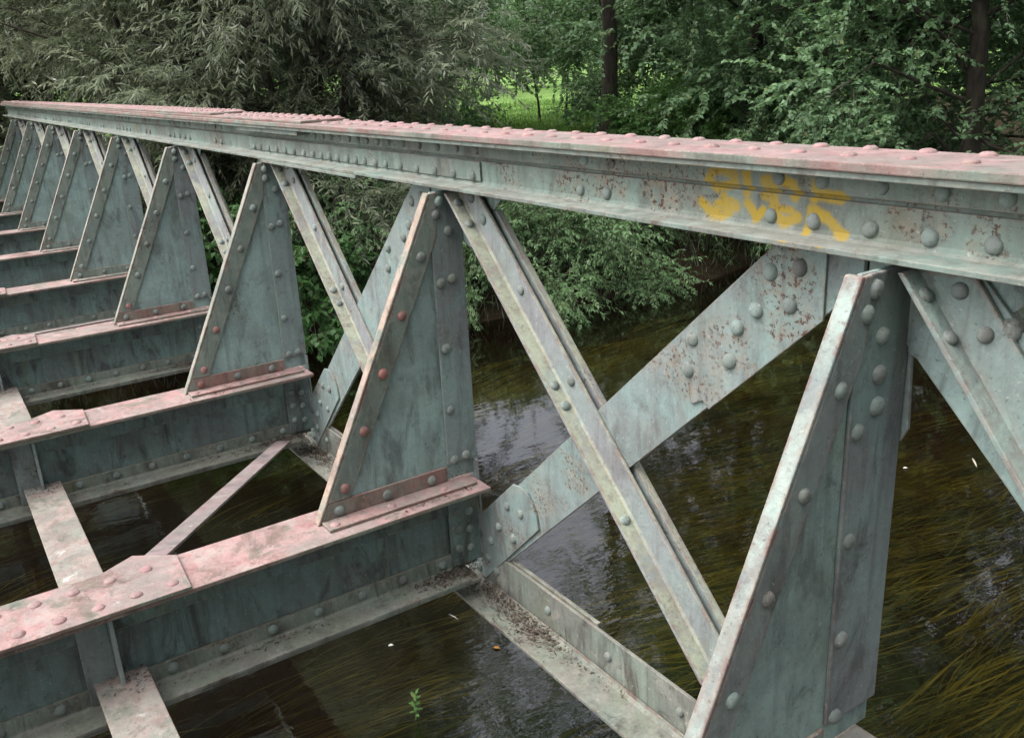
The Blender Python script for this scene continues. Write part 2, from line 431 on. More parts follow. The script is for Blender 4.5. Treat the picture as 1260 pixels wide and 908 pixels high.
# ------------------------------------------------------------------ the bridge
L = 1.6
ZB = -1.02          # top of the cross beams
NPOST = 9
bridge = empty('truss_bridge', (-4.8, -0.6, -1.45))
tag(bridge, 'old riveted steel truss bridge in flaking green and pink paint over the stream', 'bridge')

# --- top chord
X0, X1 = -14.2, 3.0
c = MB()
c.box(X0, X1, 0.000, 0.040, 0.014, 0.149)                 # core web
c.box(X0, X1, -0.010, -0.0005, 0.094, 0.137)              # upper angle, standing leg
c.box(X0, X1, -0.082, -0.0005, 0.1375, 0.1495)            # upper angle, lying leg
c.box(X0, X1, 0.0405, 0.050, 0.094, 0.137)
c.box(X0, X1, 0.0405, 0.122, 0.1375, 0.1495)
chord = c.build('top_chord', M['chord'], bridge, bevel=0.002)
c = MB()
pr_ = [(-0.087, 0.0), (-0.087, 0.011), (-0.026, 0.0125), (-0.018, 0.018), (-0.0135, 0.026), (-0.0135, 0.086), (-0.0025, 0.086), (-0.0025, 0.0)]
c.polyX(pr_, X0, X1)
c.polyX([(0.04 - y, z) for y, z in pr_], X0, X1)
c.build('lower_angle', M['chord'], chord, bevel=0.0018)
c = MB()
c.box(X0, X1, -0.088, 0.128, 0.150, 0.168)
c.build('cover_plate', M['coverplate'], chord, bevel=0.003)
c = MB()
c.box(X0, -2.68, -0.080, 0.120, 0.1685, 0.180)
c.build('cover_plate', M['coverplate'], chord, bevel=0.003)
c = MB()
c.box(X0, -3.95, -0.074, 0.114, 0.1805, 0.192)
c.build('cover_plate', M['coverplate'], chord, bevel=0.003)
c = MB()                                                   # splice plates beside the seam
c.polyX([(-0.0205, 0.026), (-0.0205, 0.084), (-0.0140, 0.084), (-0.0140, 0.026)], -3.55, -1.41)
c.build('splice_plate', M['chord'], chord, bevel=0.0015)
c = MB()
c.box(-3.20, -2.17, -0.092, -0.01, -0.0125, -0.0005)
c.build('splice_plate', M['chord'], chord, bevel=0.002)
c = MB()
c.box(-3.55, -2.76, -0.070, -0.012, 0.118, 0.1365)
c.build('splice_plate', M['chord'], chord, bevel=0.002)

seen = []
def chord_pair(x, lower=True):
    yl = -0.0205 if -3.5 < x < -1.42 else -0.0135
    rivet((x, yl, 0.040), (0, -1, 0), chord, 'rivet', 0.0158)
    rivet((x + 0.012, -0.010, 0.117), (0, -1, 0), chord, 'rivet', 0.0150)
sp = [-1.452, -1.568, -1.689, -1.812, -1.932, -2.045, -2.131, -2.221, -2.299, -2.381, -2.474, -2.554, -2.637, -2.723, -2.83, -2.94, -3.05, -3.16, -3.27, -3.38, -3.47]
for x in sp: chord_pair(x)
for k in range(-1, NPOST):
    xk = -L * k
    for dx in (-0.299, -0.194, -0.066, 0.051, 0.163):
        if not (-3.56 < xk + dx < -1.40): chord_pair(xk + dx)
    for dx in (0.673, 0.779):
        if not (-3.56 < xk + dx < -1.40): chord_pair(xk + dx)
x = 2.7; i = 0
while x > -14.5:
    zt = 0.168 if x > -2.66 else (0.180 if x > -3.93 else 0.192)
    dens = 0.118 if (x > -2.6) else 0.092
    rivet((x + 0.012, -0.004, zt), (0, 0, 1), chord, 'rivet_pink', 0.0155)
    rivet((x - 0.02, 0.104, zt), (0, 0, 1), chord, 'rivet_pink', 0.0155)
    x -= dens * rnd.uniform(0.94, 1.06); i += 1

# --- gusset posts, cross beams and bracing, panel by panel
POSTP = {0: (-0.128, -0.605, 0.012, -0.150), 1: (-0.094, -0.592, 0.006, -0.113)}
def make_post(k):
    xk = -L * k
    ya, yt, yr, yf = POSTP.get(k, (-0.105, -0.590, 0.003, -0.112))
    tx = Vector((yt - ya, ZB)).normalized()          # down the slope in (y, z)
    nx = Vector((-tx.y, tx.x))                       # towards the plate
    if nx.x < 0: nx = -nx
    A = Vector((ya, 0.0)); B = Vector((yt, ZB))
    def off(p, d): return (p.x + nx.x * d, p.y + nx.y * d)
    def on_slope(z, d):                               # point at height z, d in from the heel line
        s = (z - (A.y + nx.y * d)) / tx.y
        return (A.x + nx.x * d + tx.x * s, z)
    g = MB()
    g.polyX([on_slope(-0.0135, 0.003), on_slope(ZB + 0.012, 0.003), (yr - 0.012, ZB + 0.012), (yr - 0.012, -0.0135)], xk - 0.005, xk + 0.005)
    post = g.build('gusset_post', M['gusset'], bridge, bevel=0.001)
    # sloping edge angle: riveted leg + outstanding flange
    g = MB()
    w = 0.072
    g.polyX([on_slope(-0.0145, 0.0), on_slope(-0.952, 0.0), on_slope(-0.952, w), on_slope(-0.16, w), (max(on_slope(-0.0145, 0)[0] + 0.02, yf - 0.012), -0.09), (max(on_slope(-0.0145, 0)[0] + 0.02, yf - 0.012), -0.0145)], xk + 0.0052, xk + 0.0165)
    g.polyX([on_slope(-0.0145, -0.010), on_slope(ZB + 0.0005, -0.010), on_slope(ZB + 0.0005, -0.0003), on_slope(-0.0145, -0.0003)], xk - 0.020, xk + 0.0165)
    g.polyX([on_slope(-0.0145, 0.0), on_slope(-0.952, 0.0), on_slope(-0.952, w), on_slope(-0.16, w)], xk - 0.0165, xk - 0.0052)
    g.build('sloping_angle', M[{0: 'angle_mint', 1: 'angle_salmon'}.get(k, 'angle')], post, bevel=0.003)
    # upright angle on the truss side
    g = MB()
    ztop = -0.0135
    g.polyX([(yf + 0.004, -0.10), (yf, -0.95), (yr, -0.95), (yr, ztop), (yf + 0.03, ztop)], xk + 0.0053, xk + 0.0145)
    g.box(xk - 0.075, xk - 0.006, yr - 0.011, yr - 0.001, -0.95, ztop)
    g.build('upright_angle', M['post'], post, bevel=0.003)
    # foot angle lying on the beam
    g = MB()
    g.polyX([on_slope(ZB + 0.0125, 0.0005), on_slope(-0.9535, 0.0005), (yf - 0.004, -0.9535), (yf - 0.004, ZB + 0.0125)], xk + 0.0055, xk + 0.0155)
    e0 = on_slope(ZB, 0.0)[0]
    g.box(xk + 0.0055, xk + 0.082, e0 + 0.004, yr - 0.045, ZB + 0.0008, ZB + 0.0115)
    g.build('foot_angle', M['foot'] if k in (1, 2, 3) else M['angle'], post, bevel=0.0025)
    xf = xk + 0.0165
    # rivets
    top = A + tx * 0.03 + nx * 0.038
    rivet((xf, top.x, top.y), (1, 0, 0), post)
    s0 = 0.215
    for j in range(5):
        q = A + tx * (s0 + 0.196 * j) + nx * 0.040
        m = 'rivet_red' if (k == 1 and j in (1, 2, 3, 4)) or (k == 2 and j in (3, 4)) or (k == 3 and j == 4) else 'rivet'
        if q.y < -0.94: continue
        rivet((xf, q.x, q.y), (1, 0, 0), post, m)
    for yy in (yt + 0.068, yt + 0.24, yt + 0.41):
        m = 'rivet_red' if k == 2 and yy < yt + 0.1 else 'rivet'
        rivet((xk + 0.0155, yy, -0.985), (1, 0, 0), post, m)
    for zz in (-0.085, -0.307, -0.531, -0.751, -0.935):
        rivet((xk + 0.0145, yf + 0.026, zz), (1, 0, 0), post)
    if k == 0:
        for zz in (-0.133, -0.208, -0.269): rivet((xk + 0.0145, -0.074, zz), (1, 0, 0), post, r=0.019)
    else:
        for zz in (-0.14, -0.299): rivet((xk + 0.0145, -0.045, zz), (1, 0, 0), post)
        rivet((xk + 0.0145, -0.04, -0.93), (1, 0, 0), post)
    return post

def make_beam(k):
    xk = -L * k
    yE = -0.014 if k else -0.02
    Y0 = -3.4
    b = MB()
    b.box(xk + 0.010, xk + 0.020, Y0, yE - 0.012, -1.357, -1.036)       # web
    beam = b.build('floor_beam', M['beam'], bridge, bevel=0.001)
    b = MB()                                                           # upper flange plate
    b.box(xk - 0.10, xk + 0.130, Y0, yE, -1.035, ZB)
    b.build('top_flange', M['beamtop'], beam, bevel=0.003)
    b = MB()                                                           # upper angles
    prof = [(xk + 0.0205, -1.0355), (xk + 0.0205, -1.128), (xk + 0.0305, -1.128), (xk + 0.0325, -1.052), (xk + 0.040, -1.0465), (xk + 0.108, -1.0455), (xk + 0.108, -1.0355)]
    b.loft([(x_, Y0, z_) for x_, z_ in prof], [(x_, yE - 0.006, z_) for x_, z_ in prof])
    prof = [(2 * (xk + 0.015) - x_, z_) for x_, z_ in prof]
    b.loft([(x_, Y0, z_) for x_, z_ in prof], [(x_, yE - 0.006, z_) for x_, z_ in prof])
    b.build('upper_angle', M['beam'], beam, bevel=0.002)
    b = MB()                                                           # lower angles + plate
    prof = [(xk + 0.0205, -1.3575), (xk + 0.0205, -1.285), (xk + 0.0305, -1.285), (xk + 0.0325, -1.336), (xk + 0.042, -1.3435), (xk + 0.128, -1.3455), (xk + 0.128, -1.3575)]
    b.loft([(x_, Y0, z_) for x_, z_ in prof], [(x_, yE - 0.10, z_) for x_, z_ in prof])
    prof = [(2 * (xk + 0.015) - x_, z_) for x_, z_ in prof]
    b.loft([(x_, Y0, z_) for x_, z_ in prof], [(x_, yE - 0.10, z_) for x_, z_ in prof])
    b.box(xk - 0.09, xk + 0.124, Y0, yE - 0.06, -1.37, -1.358)
    b.build('lower_angle', M['lower'], beam, bevel=0.002)
    b = MB()                                                           # end connection angle
    b.box(xk + 0.0308, xk + 0.0408, yE - 0.125, yE - 0.004, -1.334, -1.047)
    b.build('end_angle', M['beam'], beam, bevel=0.002)
    # splice plate carrying the lateral strap, with its ear
    b = MB()
    b.polyZ([(xk - 0.104, -2.05), (xk + 0.136, -2.05), (xk + 0.136, -1.035), (xk - 0.078, -1.022), (xk - 0.160, -1.135), (xk - 0.104, -1.24)], ZB + 0.0008, ZB + 0.0125)
    sp_ = b.build('splice_plate', M['beamtop'], beam, bevel=0.002)
    # stiffener near the stringer
    b = MB()
    b.box(xk + 0.031, xk + 0.040, -1.345, -1.262, -1.335, -1.05)
    b.box(xk + 0.0305, xk + 0.095, -1.2615, -1.250, -1.335, -1.05)
    b.box(xk - 0.07, xk - 0.001, -1.2615, -1.250, -1.335, -1.05)
    b.build('stiffener', M['post'], beam, bevel=0.002)
    yy = -0.175
    while yy > -3.0:
        rivet((xk + 0.0308, yy, -1.312), (1, 0, 0), beam); yy -= 0.156
    for zz in (-1.12, -1.19, -1.265):
        rivet((xk + 0.0408, yE - 0.095, zz), (1, 0, 0), beam, r=0.015)
        rivet((xk + 0.0408, yE - 0.045, zz - 0.012), (1, 0, 0), beam, r=0.015)
    for j in range(7):
        yy = -1.075 - 0.1 * j
        rivet((xk + 0.085, yy, ZB + 0.0125), (0, 0, 1), sp_, 'rivet_pink', 0.018)
        rivet((xk - 0.045, yy - 0.045, ZB + 0.0125), (0, 0, 1), sp_, 'rivet_pink', 0.018)
    for yy in (-0.56, -0.36, -0.16):
        rivet((xk + 0.058, yy, ZB + 0.0115), (0, 0, 1), beam, 'rivet_pink', 0.016)
    return beam

def strip_poly(P, Q, w, ext=0.0):
    P = Vector(P); Q = Vector(Q); d = (Q - P).normalized(); n = Vector((-d.y, d.x)) * (w / 2)
    P = P - d * ext; Q = Q + d * ext
    return [tuple(P + n), tuple(Q + n), tuple(Q - n), tuple(P - n)]

def clip_poly(pts, axis, lim, keep_less=True):
    out = []
    n = len(pts)
    for i in range(n):
        a, b = pts[i], pts[(i + 1) % n]
        ia = (a[axis] <= lim) == keep_less or a[axis] == lim
        ib = (b[axis] <= lim) == keep_less or b[axis] == lim
        if ia: out.append(a)
        if ia != ib:
            s = (lim - a[axis]) / (b[axis] - a[axis])
            out.append((a[0] + (b[0] - a[0]) * s, a[1] + (b[1] - a[1]) * s))
    return out

def make_flat(k):
    """wide flat bar: foot of post k to head of post k-1"""
    xk = -L * k
    P = (xk + 0.010, -1.333); Q = (xk + L - 0.12, 0.020)
    b = MB()
    poly = clip_poly(clip_poly(strip_poly(P, Q, 0.184, 0.05), 1, -0.014), 0, xk + L - 0.085)
    b.polyY(poly, 0.0015, 0.0125)
    o = b.build('flat_diagonal', M['flat'], bridge, bevel=0.0015)
    # foot plate, rounded at its upper end
    b = MB()
    pts = [(-0.060, -1.437), (-0.060, -0.955), (0.030, -0.955), (0.034, -1.165), (0.256, -0.964), (0.30, -0.958), (0.338, -0.966), (0.368, -0.990), (0.388, -1.026), (0.397, -1.075), (0.105, -1.362), (0.03, -1.437)]
    b.polyY([(xk + x_, z_) for x_, z_ in pts], -0.0078, 0.0008)
    p1 = b.build('end_plate', M['flat'], o, bevel=0.0015)
    for x_, z_ in ((0.217, -1.06), (0.298, -1.057), (0.155, -1.165), (0.245, -1.172), (0.02, -1.245), (0.098, -1.245), (0.0, -1.325), (0.072, -1.325)):
        rivet((xk + x_, -0.0078, z_), (0, -1, 0), p1, 'rivet', 0.0165)
    rivet((xk + 0.005, -0.0078, -1.395), (0, -1, 0), p1); rivet((xk - 0.02, -0.0078, -1.15), (0, -1, 0), p1)
    # head plate lapped over the bar
    x1 = xk + L
    b = MB()
    d = (Vector(Q) - Vector(P)).normalized(); n = Vector((-d.y, d.x)) * 0.0925
    S = Vector((x1 - 0.495, -0.335))
    poly = [tuple(S + n - d * 0.03), tuple(S + n + d * 0.9), tuple(S - n + d * 0.9), tuple(S - n - d * 0.05), tuple(S - n * 0.72 - d * 0.052), tuple(S - n * 0.60 - d * 0.095)]
    poly = clip_poly(clip_poly(poly, 1, -0.014), 0, x1 - 0.165)
    b.polyY(poly, -0.0052, 0.0008)
    p2 = b.build('end_plate', M['flat'], o, bevel=0.0015)
    for x_, z_ in ((-0.301, -0.079), (-0.226, -0.057), (-0.247, -0.140), (-0.336, -0.167), (-0.387, -0.218), (-0.525, -0.275), (-0.538, -0.355), (-0.407, -0.302)):
        rivet((x1 + x_, -0.0052, z_), (0, -1, 0), p2, 'rivet', 0.0185)
    return o

def make_diag(k):
    """pair of angles: head of post k down to the foot of post k-1"""
    xk = -L * k
    t = Vector((0.709, -0.705)) if k else Vector((0.616, -0.788))      # the end panel is steeper
    n = Vector((-t.y, t.x))
    def at(p, z):                      # perpendicular offset p, height z -> (x, z)
        O = Vector((xk, 0)) + n * p
        s = (z - O.y) / t.y
        return O + t * s
    zt, zb = -0.0145, -1.16
    sx = Vector((t.x, 0, t.y)); nn = Vector((n.x, 0, n.y)); yy = Vector((0, 1, 0))
    def section(prof, z_top, z_bot):
        A = []; B = []
        for p, y in prof:
            a = at(p, z_top); b_ = at(p, z_bot)
            A.append((a.x, y, a.y)); B.append((b_.x, y, b_.y))
        return A, B
    b = MB()
    prof = [(0.008, 0.0), (0.008, -0.062), (0.018, -0.062), (0.0205, -0.020), (0.027, -0.0125), (0.098, -0.0105), (0.098, 0.0)]
    b.loft(*section(prof, zt - 0.004, zb))
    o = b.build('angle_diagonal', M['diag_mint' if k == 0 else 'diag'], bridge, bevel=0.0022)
    b = MB()
    prof = [(0.008, 0.016), (0.008, 0.078), (0.018, 0.078), (0.0205, 0.045), (0.027, 0.038), (0.104, 0.038), (0.104, 0.016)]
    b.loft(*section(prof, zt - 0.05, zb))
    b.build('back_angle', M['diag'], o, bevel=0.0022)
    def rv(p, s, face='flat', m='rivet'):
        O = Vector((xk, 0)) + n * p + t * s
        if face == 'flat': rivet((O.x, -0.0115, O.y), (0, -1, 0), o, m, 0.016)
        else:
            O = Vector((xk, 0)) + n * 0.0195 + t * s
            rivet((O.x, -0.036, O.y), nn, o, m, 0.0155)
    for s in (0.085, 0.17): rv(0.062, s + 0.02); rv(0, s, 'lip')
    rv(0.068, 0.785); rv(0, 0.765, 'lip'); rv(0, 0.835, 'lip')
    rv(0, 1.20, 'lip'); rv(0.062, 0.46)
    # gusset in the truss plane up under the chord
    b = MB()
    b.polyY([(xk - 0.02, -0.014), (xk - 0.02, -0.17), (xk + 0.05, -0.20), (xk + 0.26, -0.015)], 0.0128, 0.0158)
    b.build('head_gusset', M['gusset'], o, bevel=0.001)
    if k == 0:
        b = MB()
        poly = [(0.015, -0.015), (0.015, -0.165), (1.02, -1.16), (1.24, -1.16), (0.14, -0.015)]
        b.polyY(poly, 0.0018, 0.0125)
        b.build('diagonal_plate', M['gusset'], o, bevel=0.0015)
        b = MB()
        b.polyY([(-0.03, -0.18), (0.018, -0.17), (0.026, -0.335), (0.012, -0.365), (-0.03, -0.372)], 0.016, 0.024)
        b.build('packing_plate', M['post'], o, bevel=0.001)
        for x_, z_ in ((0.115, -0.055), (0.20, -0.10)):
            rivet((x_, 0.0018, z_), (0, -1, 0), o, 'rivet', 0.021)
    return o

for k in range(NPOST):
    make_beam(k)
    make_post(k)
    if k > 0: make_flat(k)
    make_diag(k)
    xk = -L * k
    # stringer under the beam tops
    b = MB()
    xa, xb = xk + 0.034, xk + L - 0.004
    b.box(xa, xb, -1.328, -1.182, -1.277, -1.265)
    b.box(xa, xb, -1.262, -1.250, -1.345, -1.2775)
    b.build('stringer', M['stringer'], bridge, bevel=0.003)
    if k % 2 == 1 and k + 1 < NPOST:
        P = Vector((xk - 0.10, -1.095, ZB + 0.006)); Q = Vector((xk - L + 0.10, -0.20, -1.338))
        d = (Q - P).normalized(); s = d.cross(Vector((0, 0, 1))).normalized() * 0.036; u = s.cross(d).normalized() * 0.005
        b = MB()
        b.loft([P + s + u, P - s + u, P - s - u, P + s - u], [Q + s + u, Q - s + u, Q - s - u, Q + s - u])
        b.build('lateral_strap', M['strap'], bridge, bevel=0.0015)

# --- bottom chord
b = MB()
b.box(X0, 2.6, -0.004, 0.008, -1.452, -1.292)
b.polyX([(-0.128, -1.452), (-0.128, -1.440), (-0.024, -1.438), (-0.012, -1.430), (-0.0075, -1.420), (-0.0075, -1.452)], X0, 2.6)
b.polyX([(0.135, -1.452), (0.135, -1.440), (0.024, -1.438), (0.0085, -1.430), (0.0085, -1.452)], X0, 2.6)
bch = b.build('bottom_chord', M['lower'], bridge, bevel=0.002)
b = MB()
b.box(X0, -0.925, 0.0085, 0.022, -1.40, -1.284)
b.build('chord_lip', M['lower'], bch, bevel=0.0025)
xx = 1.0
while xx > -9:
    rivet((xx, -0.0045, -1.36), (0, -1, 0), bch, 'rivet', 0.015); xx -= 0.31

flush_rivets(bridge)

# ------------------------------------------------------------------ terrain and water
WATER = -2.6
def bank_x(y):
    xs = [(-60, -10.6), (-10, -10.4), (-1, -9.75), (2, -8.5), (4, -7.95), (7, -7.6), (9, -7.85), (16, -9.0), (40, -14.0), (80, -26.0)]
    if y <= xs[0][0]: return xs[0][1]
    for (a, b), (c_, d_) in zip(xs, xs[1:]):
        if y <= c_:
            s = (y - a) / (c_ - a)
            return b + (d_ - b) * s
    return xs[-1][1]
def ground_z(x, y):
    d = bank_x(y) - x                 # metres behind the far waterline
    w = 0.10 * math.sin(1.7 * y + 0.6 * x) + 0.07 * math.sin(3.1 * y - 1.3 * x) + 0.05 * math.sin(5.3 * x + 2.1 * y)
    if d > 0:
        if d < 0.5: z = WATER - 0.15 + 0.55 * d / 0.5
        elif d < 3.0: z = WATER + 0.40 + 0.85 * (d - 0.5) / 2.5
        else: z = WATER + 1.25 + min(0.25, 0.02 * (d - 3))
        return z + w * min(1, 0.3 + d * 0.4) * (1.0 if d < 8 else 0.5)
    e = x - 3.6 - 0.12 * y * (1 if y > 0 else 0.2)
    if e > 0: return WATER - 0.1 + min(1.4, e * 0.7) + w
    depth = min(0.62, 0.15 - d * 0.45 if d > -1 else 0.6 )
    return WATER - max(0.15, min(depth, 0.1 - e * 0.4 + 0.1)) + w * 0.25

def sheet(name, xs, ys, fz, mat, smooth=True):
    nx, ny = len(xs), len(ys)
    v = [(x_, y_, fz(x_, y_)) for y_ in ys for x_ in xs]
    f = [(j * nx + i, j * nx + i + 1, (j + 1) * nx + i + 1, (j + 1) * nx + i) for j in range(ny - 1) for i in range(nx - 1)]
    me = bpy.data.meshes.new(name); me.from_pydata(v, [], f)
    me.materials.append(mat)
    if smooth: me.polygons.foreach_set('use_smooth', [True] * len(f))
    o = bpy.data.objects.new(name, me); COL.objects.link(o)
    return o

def soil_material():
    m = bpy.data.materials.new('bank_soil_and_meadow')
    t = NT(m)
    geo = t.n('ShaderNodeNewGeometry')
    pos = geo.outputs['Position']
    sep = t.n('ShaderNodeSeparateXYZ', inp={0: pos})
    a = t.noise(pos, 2.5, 8, 0.65)
    soil = t.mix(t.ramp(a, 0.35, 0.65), (0.028, 0.020, 0.013), (0.055, 0.042, 0.026))
    lit = t.ramp(t.noise(pos, 28, 6, 0.7), 0.5, 0.62)
    soil = t.mix(t.math('MULTIPLY', lit, 0.6), soil, (0.10, 0.075, 0.045))
    mossy = t.ramp(t.noise(pos, 1.1, 5, 0.6), 0.48, 0.62)
    soil = t.mix(t.math('MULTIPLY', mossy, 0.6), soil, (0.03, 0.045, 0.014))
    grass = t.mix(t.ramp(t.noise(pos, 0.8, 8, 0.7), 0.35, 0.65), (0.115, 0.215, 0.055), (0.20, 0.31, 0.09))
    grass = t.mix(t.math('MULTIPLY', t.ramp(t.noise(pos, 14, 6, 0.7), 0.45, 0.65), 0.5), grass, (0.06, 0.13, 0.03))
    far = t.ramp(t.math('ADD', sep.outputs[0], t.math('MULTIPLY', t.noise(pos, 0.5, 4), 3.0)), -14.0, -16.0)
    col = t.mix(far, soil, grass)
    bed = t.ramp(sep.outputs[2], WATER - 0.02, WATER - 0.12)
    bcol = t.mix(t.ramp(t.noise(pos, 3.5, 7, 0.65), 0.35, 0.65), (0.022, 0.016, 0.009), (0.046, 0.032, 0.018))
    col = t.mix(bed, col, bcol)
    bump = t.n('ShaderNodeBump', inp={'Height': t.noise(pos, 20, 8, 0.7), 'Strength': 0.7, 'Distance': 0.05})
    bs = t.n('ShaderNodeBsdfPrincipled', inp={'Base Color': col, 'Roughness': 0.95, 'Normal': bump.outputs[0]})
    bs.inputs['Specular IOR Level'].default_value = 0.1
    out = t.n('ShaderNodeOutputMaterial'); t.t.links.new(bs.outputs[0], out.inputs[0])
    return m

gx = [-400, -250, -160, -110, -80, -60] + [-50 + i * 2.0 for i in range(15)] + [-20 + i * 0.5 for i in range(70)] + [16, 20, 30, 50, 100, 200, 400]
gy = [-400, -200, -100, -60, -40, -25] + [-20 + i * 0.6 for i in range(80)] + [30, 34, 40, 50, 65, 90, 130, 200, 400]
ground = sheet('ground', gx, gy, ground_z, soil_material())
ground['kind'] = 'structure'

def water_material():
    m = bpy.data.materials.new('brown_stream_water')
    t = NT(m)
    geo = t.n('ShaderNodeNewGeometry')
    pos = geo.outputs['Position']
    flow = t.scaled(pos, (1.0, 0.35, 1.0))
    h = t.math('ADD', t.math('MULTIPLY', t.noise(flow, 2.6, 3, 0.5, 0.6), 1.0), t.math('ADD', t.math('MULTIPLY', t.noise(flow, 9, 3, 0.5, 0.4), 0.34), t.math('MULTIPLY', t.noise(pos, 32, 2, 0.5), 0.07)))
    bump = t.n('ShaderNodeBump', inp={'Height': h, 'Strength': 0.042, 'Distance': 0.08})
    fr = t.n('ShaderNodeFresnel', inp={'IOR': 2.05, 'Normal': bump.outputs[0]})
    murk = t.mix(t.ramp(t.noise(pos, 0.7, 5), 0.35, 0.65), (0.50, 0.43, 0.27), (0.62, 0.54, 0.36))
    tr = t.n('ShaderNodeBsdfTransparent', inp={'Color': murk})
    df = t.n('ShaderNodeBsdfDiffuse', inp={'Color': (0.020, 0.013, 0.007, 1)})
    body = t.n('ShaderNodeMixShader', inp={0: 0.16, 1: tr.outputs[0], 2: df.outputs[0]})
    gl = t.n('ShaderNodeBsdfGlossy', inp={'Color': (1, 1, 1, 1), 'Roughness': 0.0, 'Normal': bump.outputs[0]})
    mx = t.n('ShaderNodeMixShader', inp={0: fr.outputs[0], 1: body.outputs[0], 2: gl.outputs[0]})
    out = t.n('ShaderNodeOutputMaterial'); t.t.links.new(mx.outputs[0], out.inputs[0])
    return m
wx = [-26, -18, -14, -12] + [-10.5 + i * 0.9 for i in range(20)] + [12, 20]
wy = [-120, -60, -30] + [-20 + i * 1.5 for i in range(36)] + [40, 60, 90, 120]
water = sheet('water', wx, wy, lambda x_, y_: WATER, water_material())
water['kind'] = 'structure'

# ------------------------------------------------------------------ leaves
def leaf_material(name, c1, c2, back=None, trans=0.3, rough=0.5):
    m = bpy.data.materials.new(name)
    t = NT(m)
    geo = t.n('ShaderNodeNewGeometry')
    oi = t.n('ShaderNodeObjectInfo')
    rv_ = t.math('ADD', t.math('MULTIPLY', geo.outputs['Random Per Island'], 0.75), t.math('MULTIPLY', oi.outputs['Random'], 0.25))
    col = t.mix(rv_, c1, c2)
    cl = t.ramp(t.noise(geo.outputs['Position'], 1.6, 3), 0.35, 0.65)
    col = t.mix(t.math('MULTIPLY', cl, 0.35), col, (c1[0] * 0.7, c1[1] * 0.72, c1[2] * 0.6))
    odd = t.ramp(geo.outputs['Random Per Island'], 0.965, 0.97)
    col = t.mix(t.math('MULTIPLY', odd, 0.6), col, (0.20, 0.17, 0.06))
    if back: col = t.mix(geo.outputs['Backfacing'], col, back)
    bs = t.n('ShaderNodeBsdfPrincipled', inp={'Base Color': col, 'Roughness': rough})
    bs.inputs['Specular IOR Level'].default_value = 0.35
    tl = t.n('ShaderNodeBsdfTranslucent', inp={'Color': t.mix(0.5, col, (c2[0] * 1.3, c2[1] * 1.5, c2[2] * 0.8))})
    mx = t.n('ShaderNodeMixShader', inp={0: trans, 1: bs.outputs[0], 2: tl.outputs[0]})
    out = t.n('ShaderNodeOutputMaterial'); t.t.links.new(mx.outputs[0], out.inputs[0])
    return m

def bark_material(name, c1, c2):
    m = bpy.data.materials.new(name)
    t = NT(m)
    geo = t.n('ShaderNodeNewGeometry')
    p = t.scaled(geo.outputs['Position'], (14, 14, 3))
    n1 = t.noise(p, 1.0, 7, 0.65)
    col = t.mix(t.ramp(n1, 0.35, 0.65), c1, c2)
    col = t.mix(t.math('MULTIPLY', t.ramp(t.noise(geo.outputs['Position'], 3, 5), 0.5, 0.65), 0.5), col, (0.06, 0.075, 0.035))
    bump = t.n('ShaderNodeBump', inp={'Height': n1, 'Strength': 0.8, 'Distance': 0.03})
    bs = t.n('ShaderNodeBsdfPrincipled', inp={'Base Color': col, 'Roughness': 0.9, 'Normal': bump.outputs[0]})
    out = t.n('ShaderNodeOutputMaterial'); t.t.links.new(bs.outputs[0], out.inputs[0])
    return m

ML = {
    'willow': leaf_material('willow_leaves', (0.130, 0.165, 0.105), (0.265, 0.300, 0.205), back=(0.40, 0.435, 0.37), trans=0.28),
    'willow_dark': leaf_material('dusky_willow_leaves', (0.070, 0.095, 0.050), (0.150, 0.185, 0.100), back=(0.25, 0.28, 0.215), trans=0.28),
    'broad': leaf_material('dark_broad_leaves', (0.115, 0.215, 0.115), (0.235, 0.35, 0.195), trans=0.30),
    'broad_light': leaf_material('fresh_broad_leaves', (0.08, 0.18, 0.055), (0.15, 0.29, 0.09), trans=0.34),
    'shrub': leaf_material('feathery_shrub_leaves', (0.11, 0.215, 0.095), (0.215, 0.345, 0.16), back=(0.14, 0.21, 0.12), trans=0.28),
    'elder': leaf_material('bright_shrub_leaves', (0.045, 0.120, 0.035), (0.090, 0.190, 0.065), trans=0.30),
    'grass': leaf_material('meadow_grass_blades', (0.10, 0.20, 0.045), (0.20, 0.32, 0.085), trans=0.3),
    'sprig': leaf_material('seedling_leaves', (0.09, 0.20, 0.05), (0.16, 0.30, 0.09), trans=0.3),
}
BARK = bark_material('dark_bark', (0.018, 0.014, 0.010), (0.050, 0.040, 0.030))
TWIG = bark_material('grey_twig_bark', (0.06, 0.05, 0.038), (0.14, 0.12, 0.09))

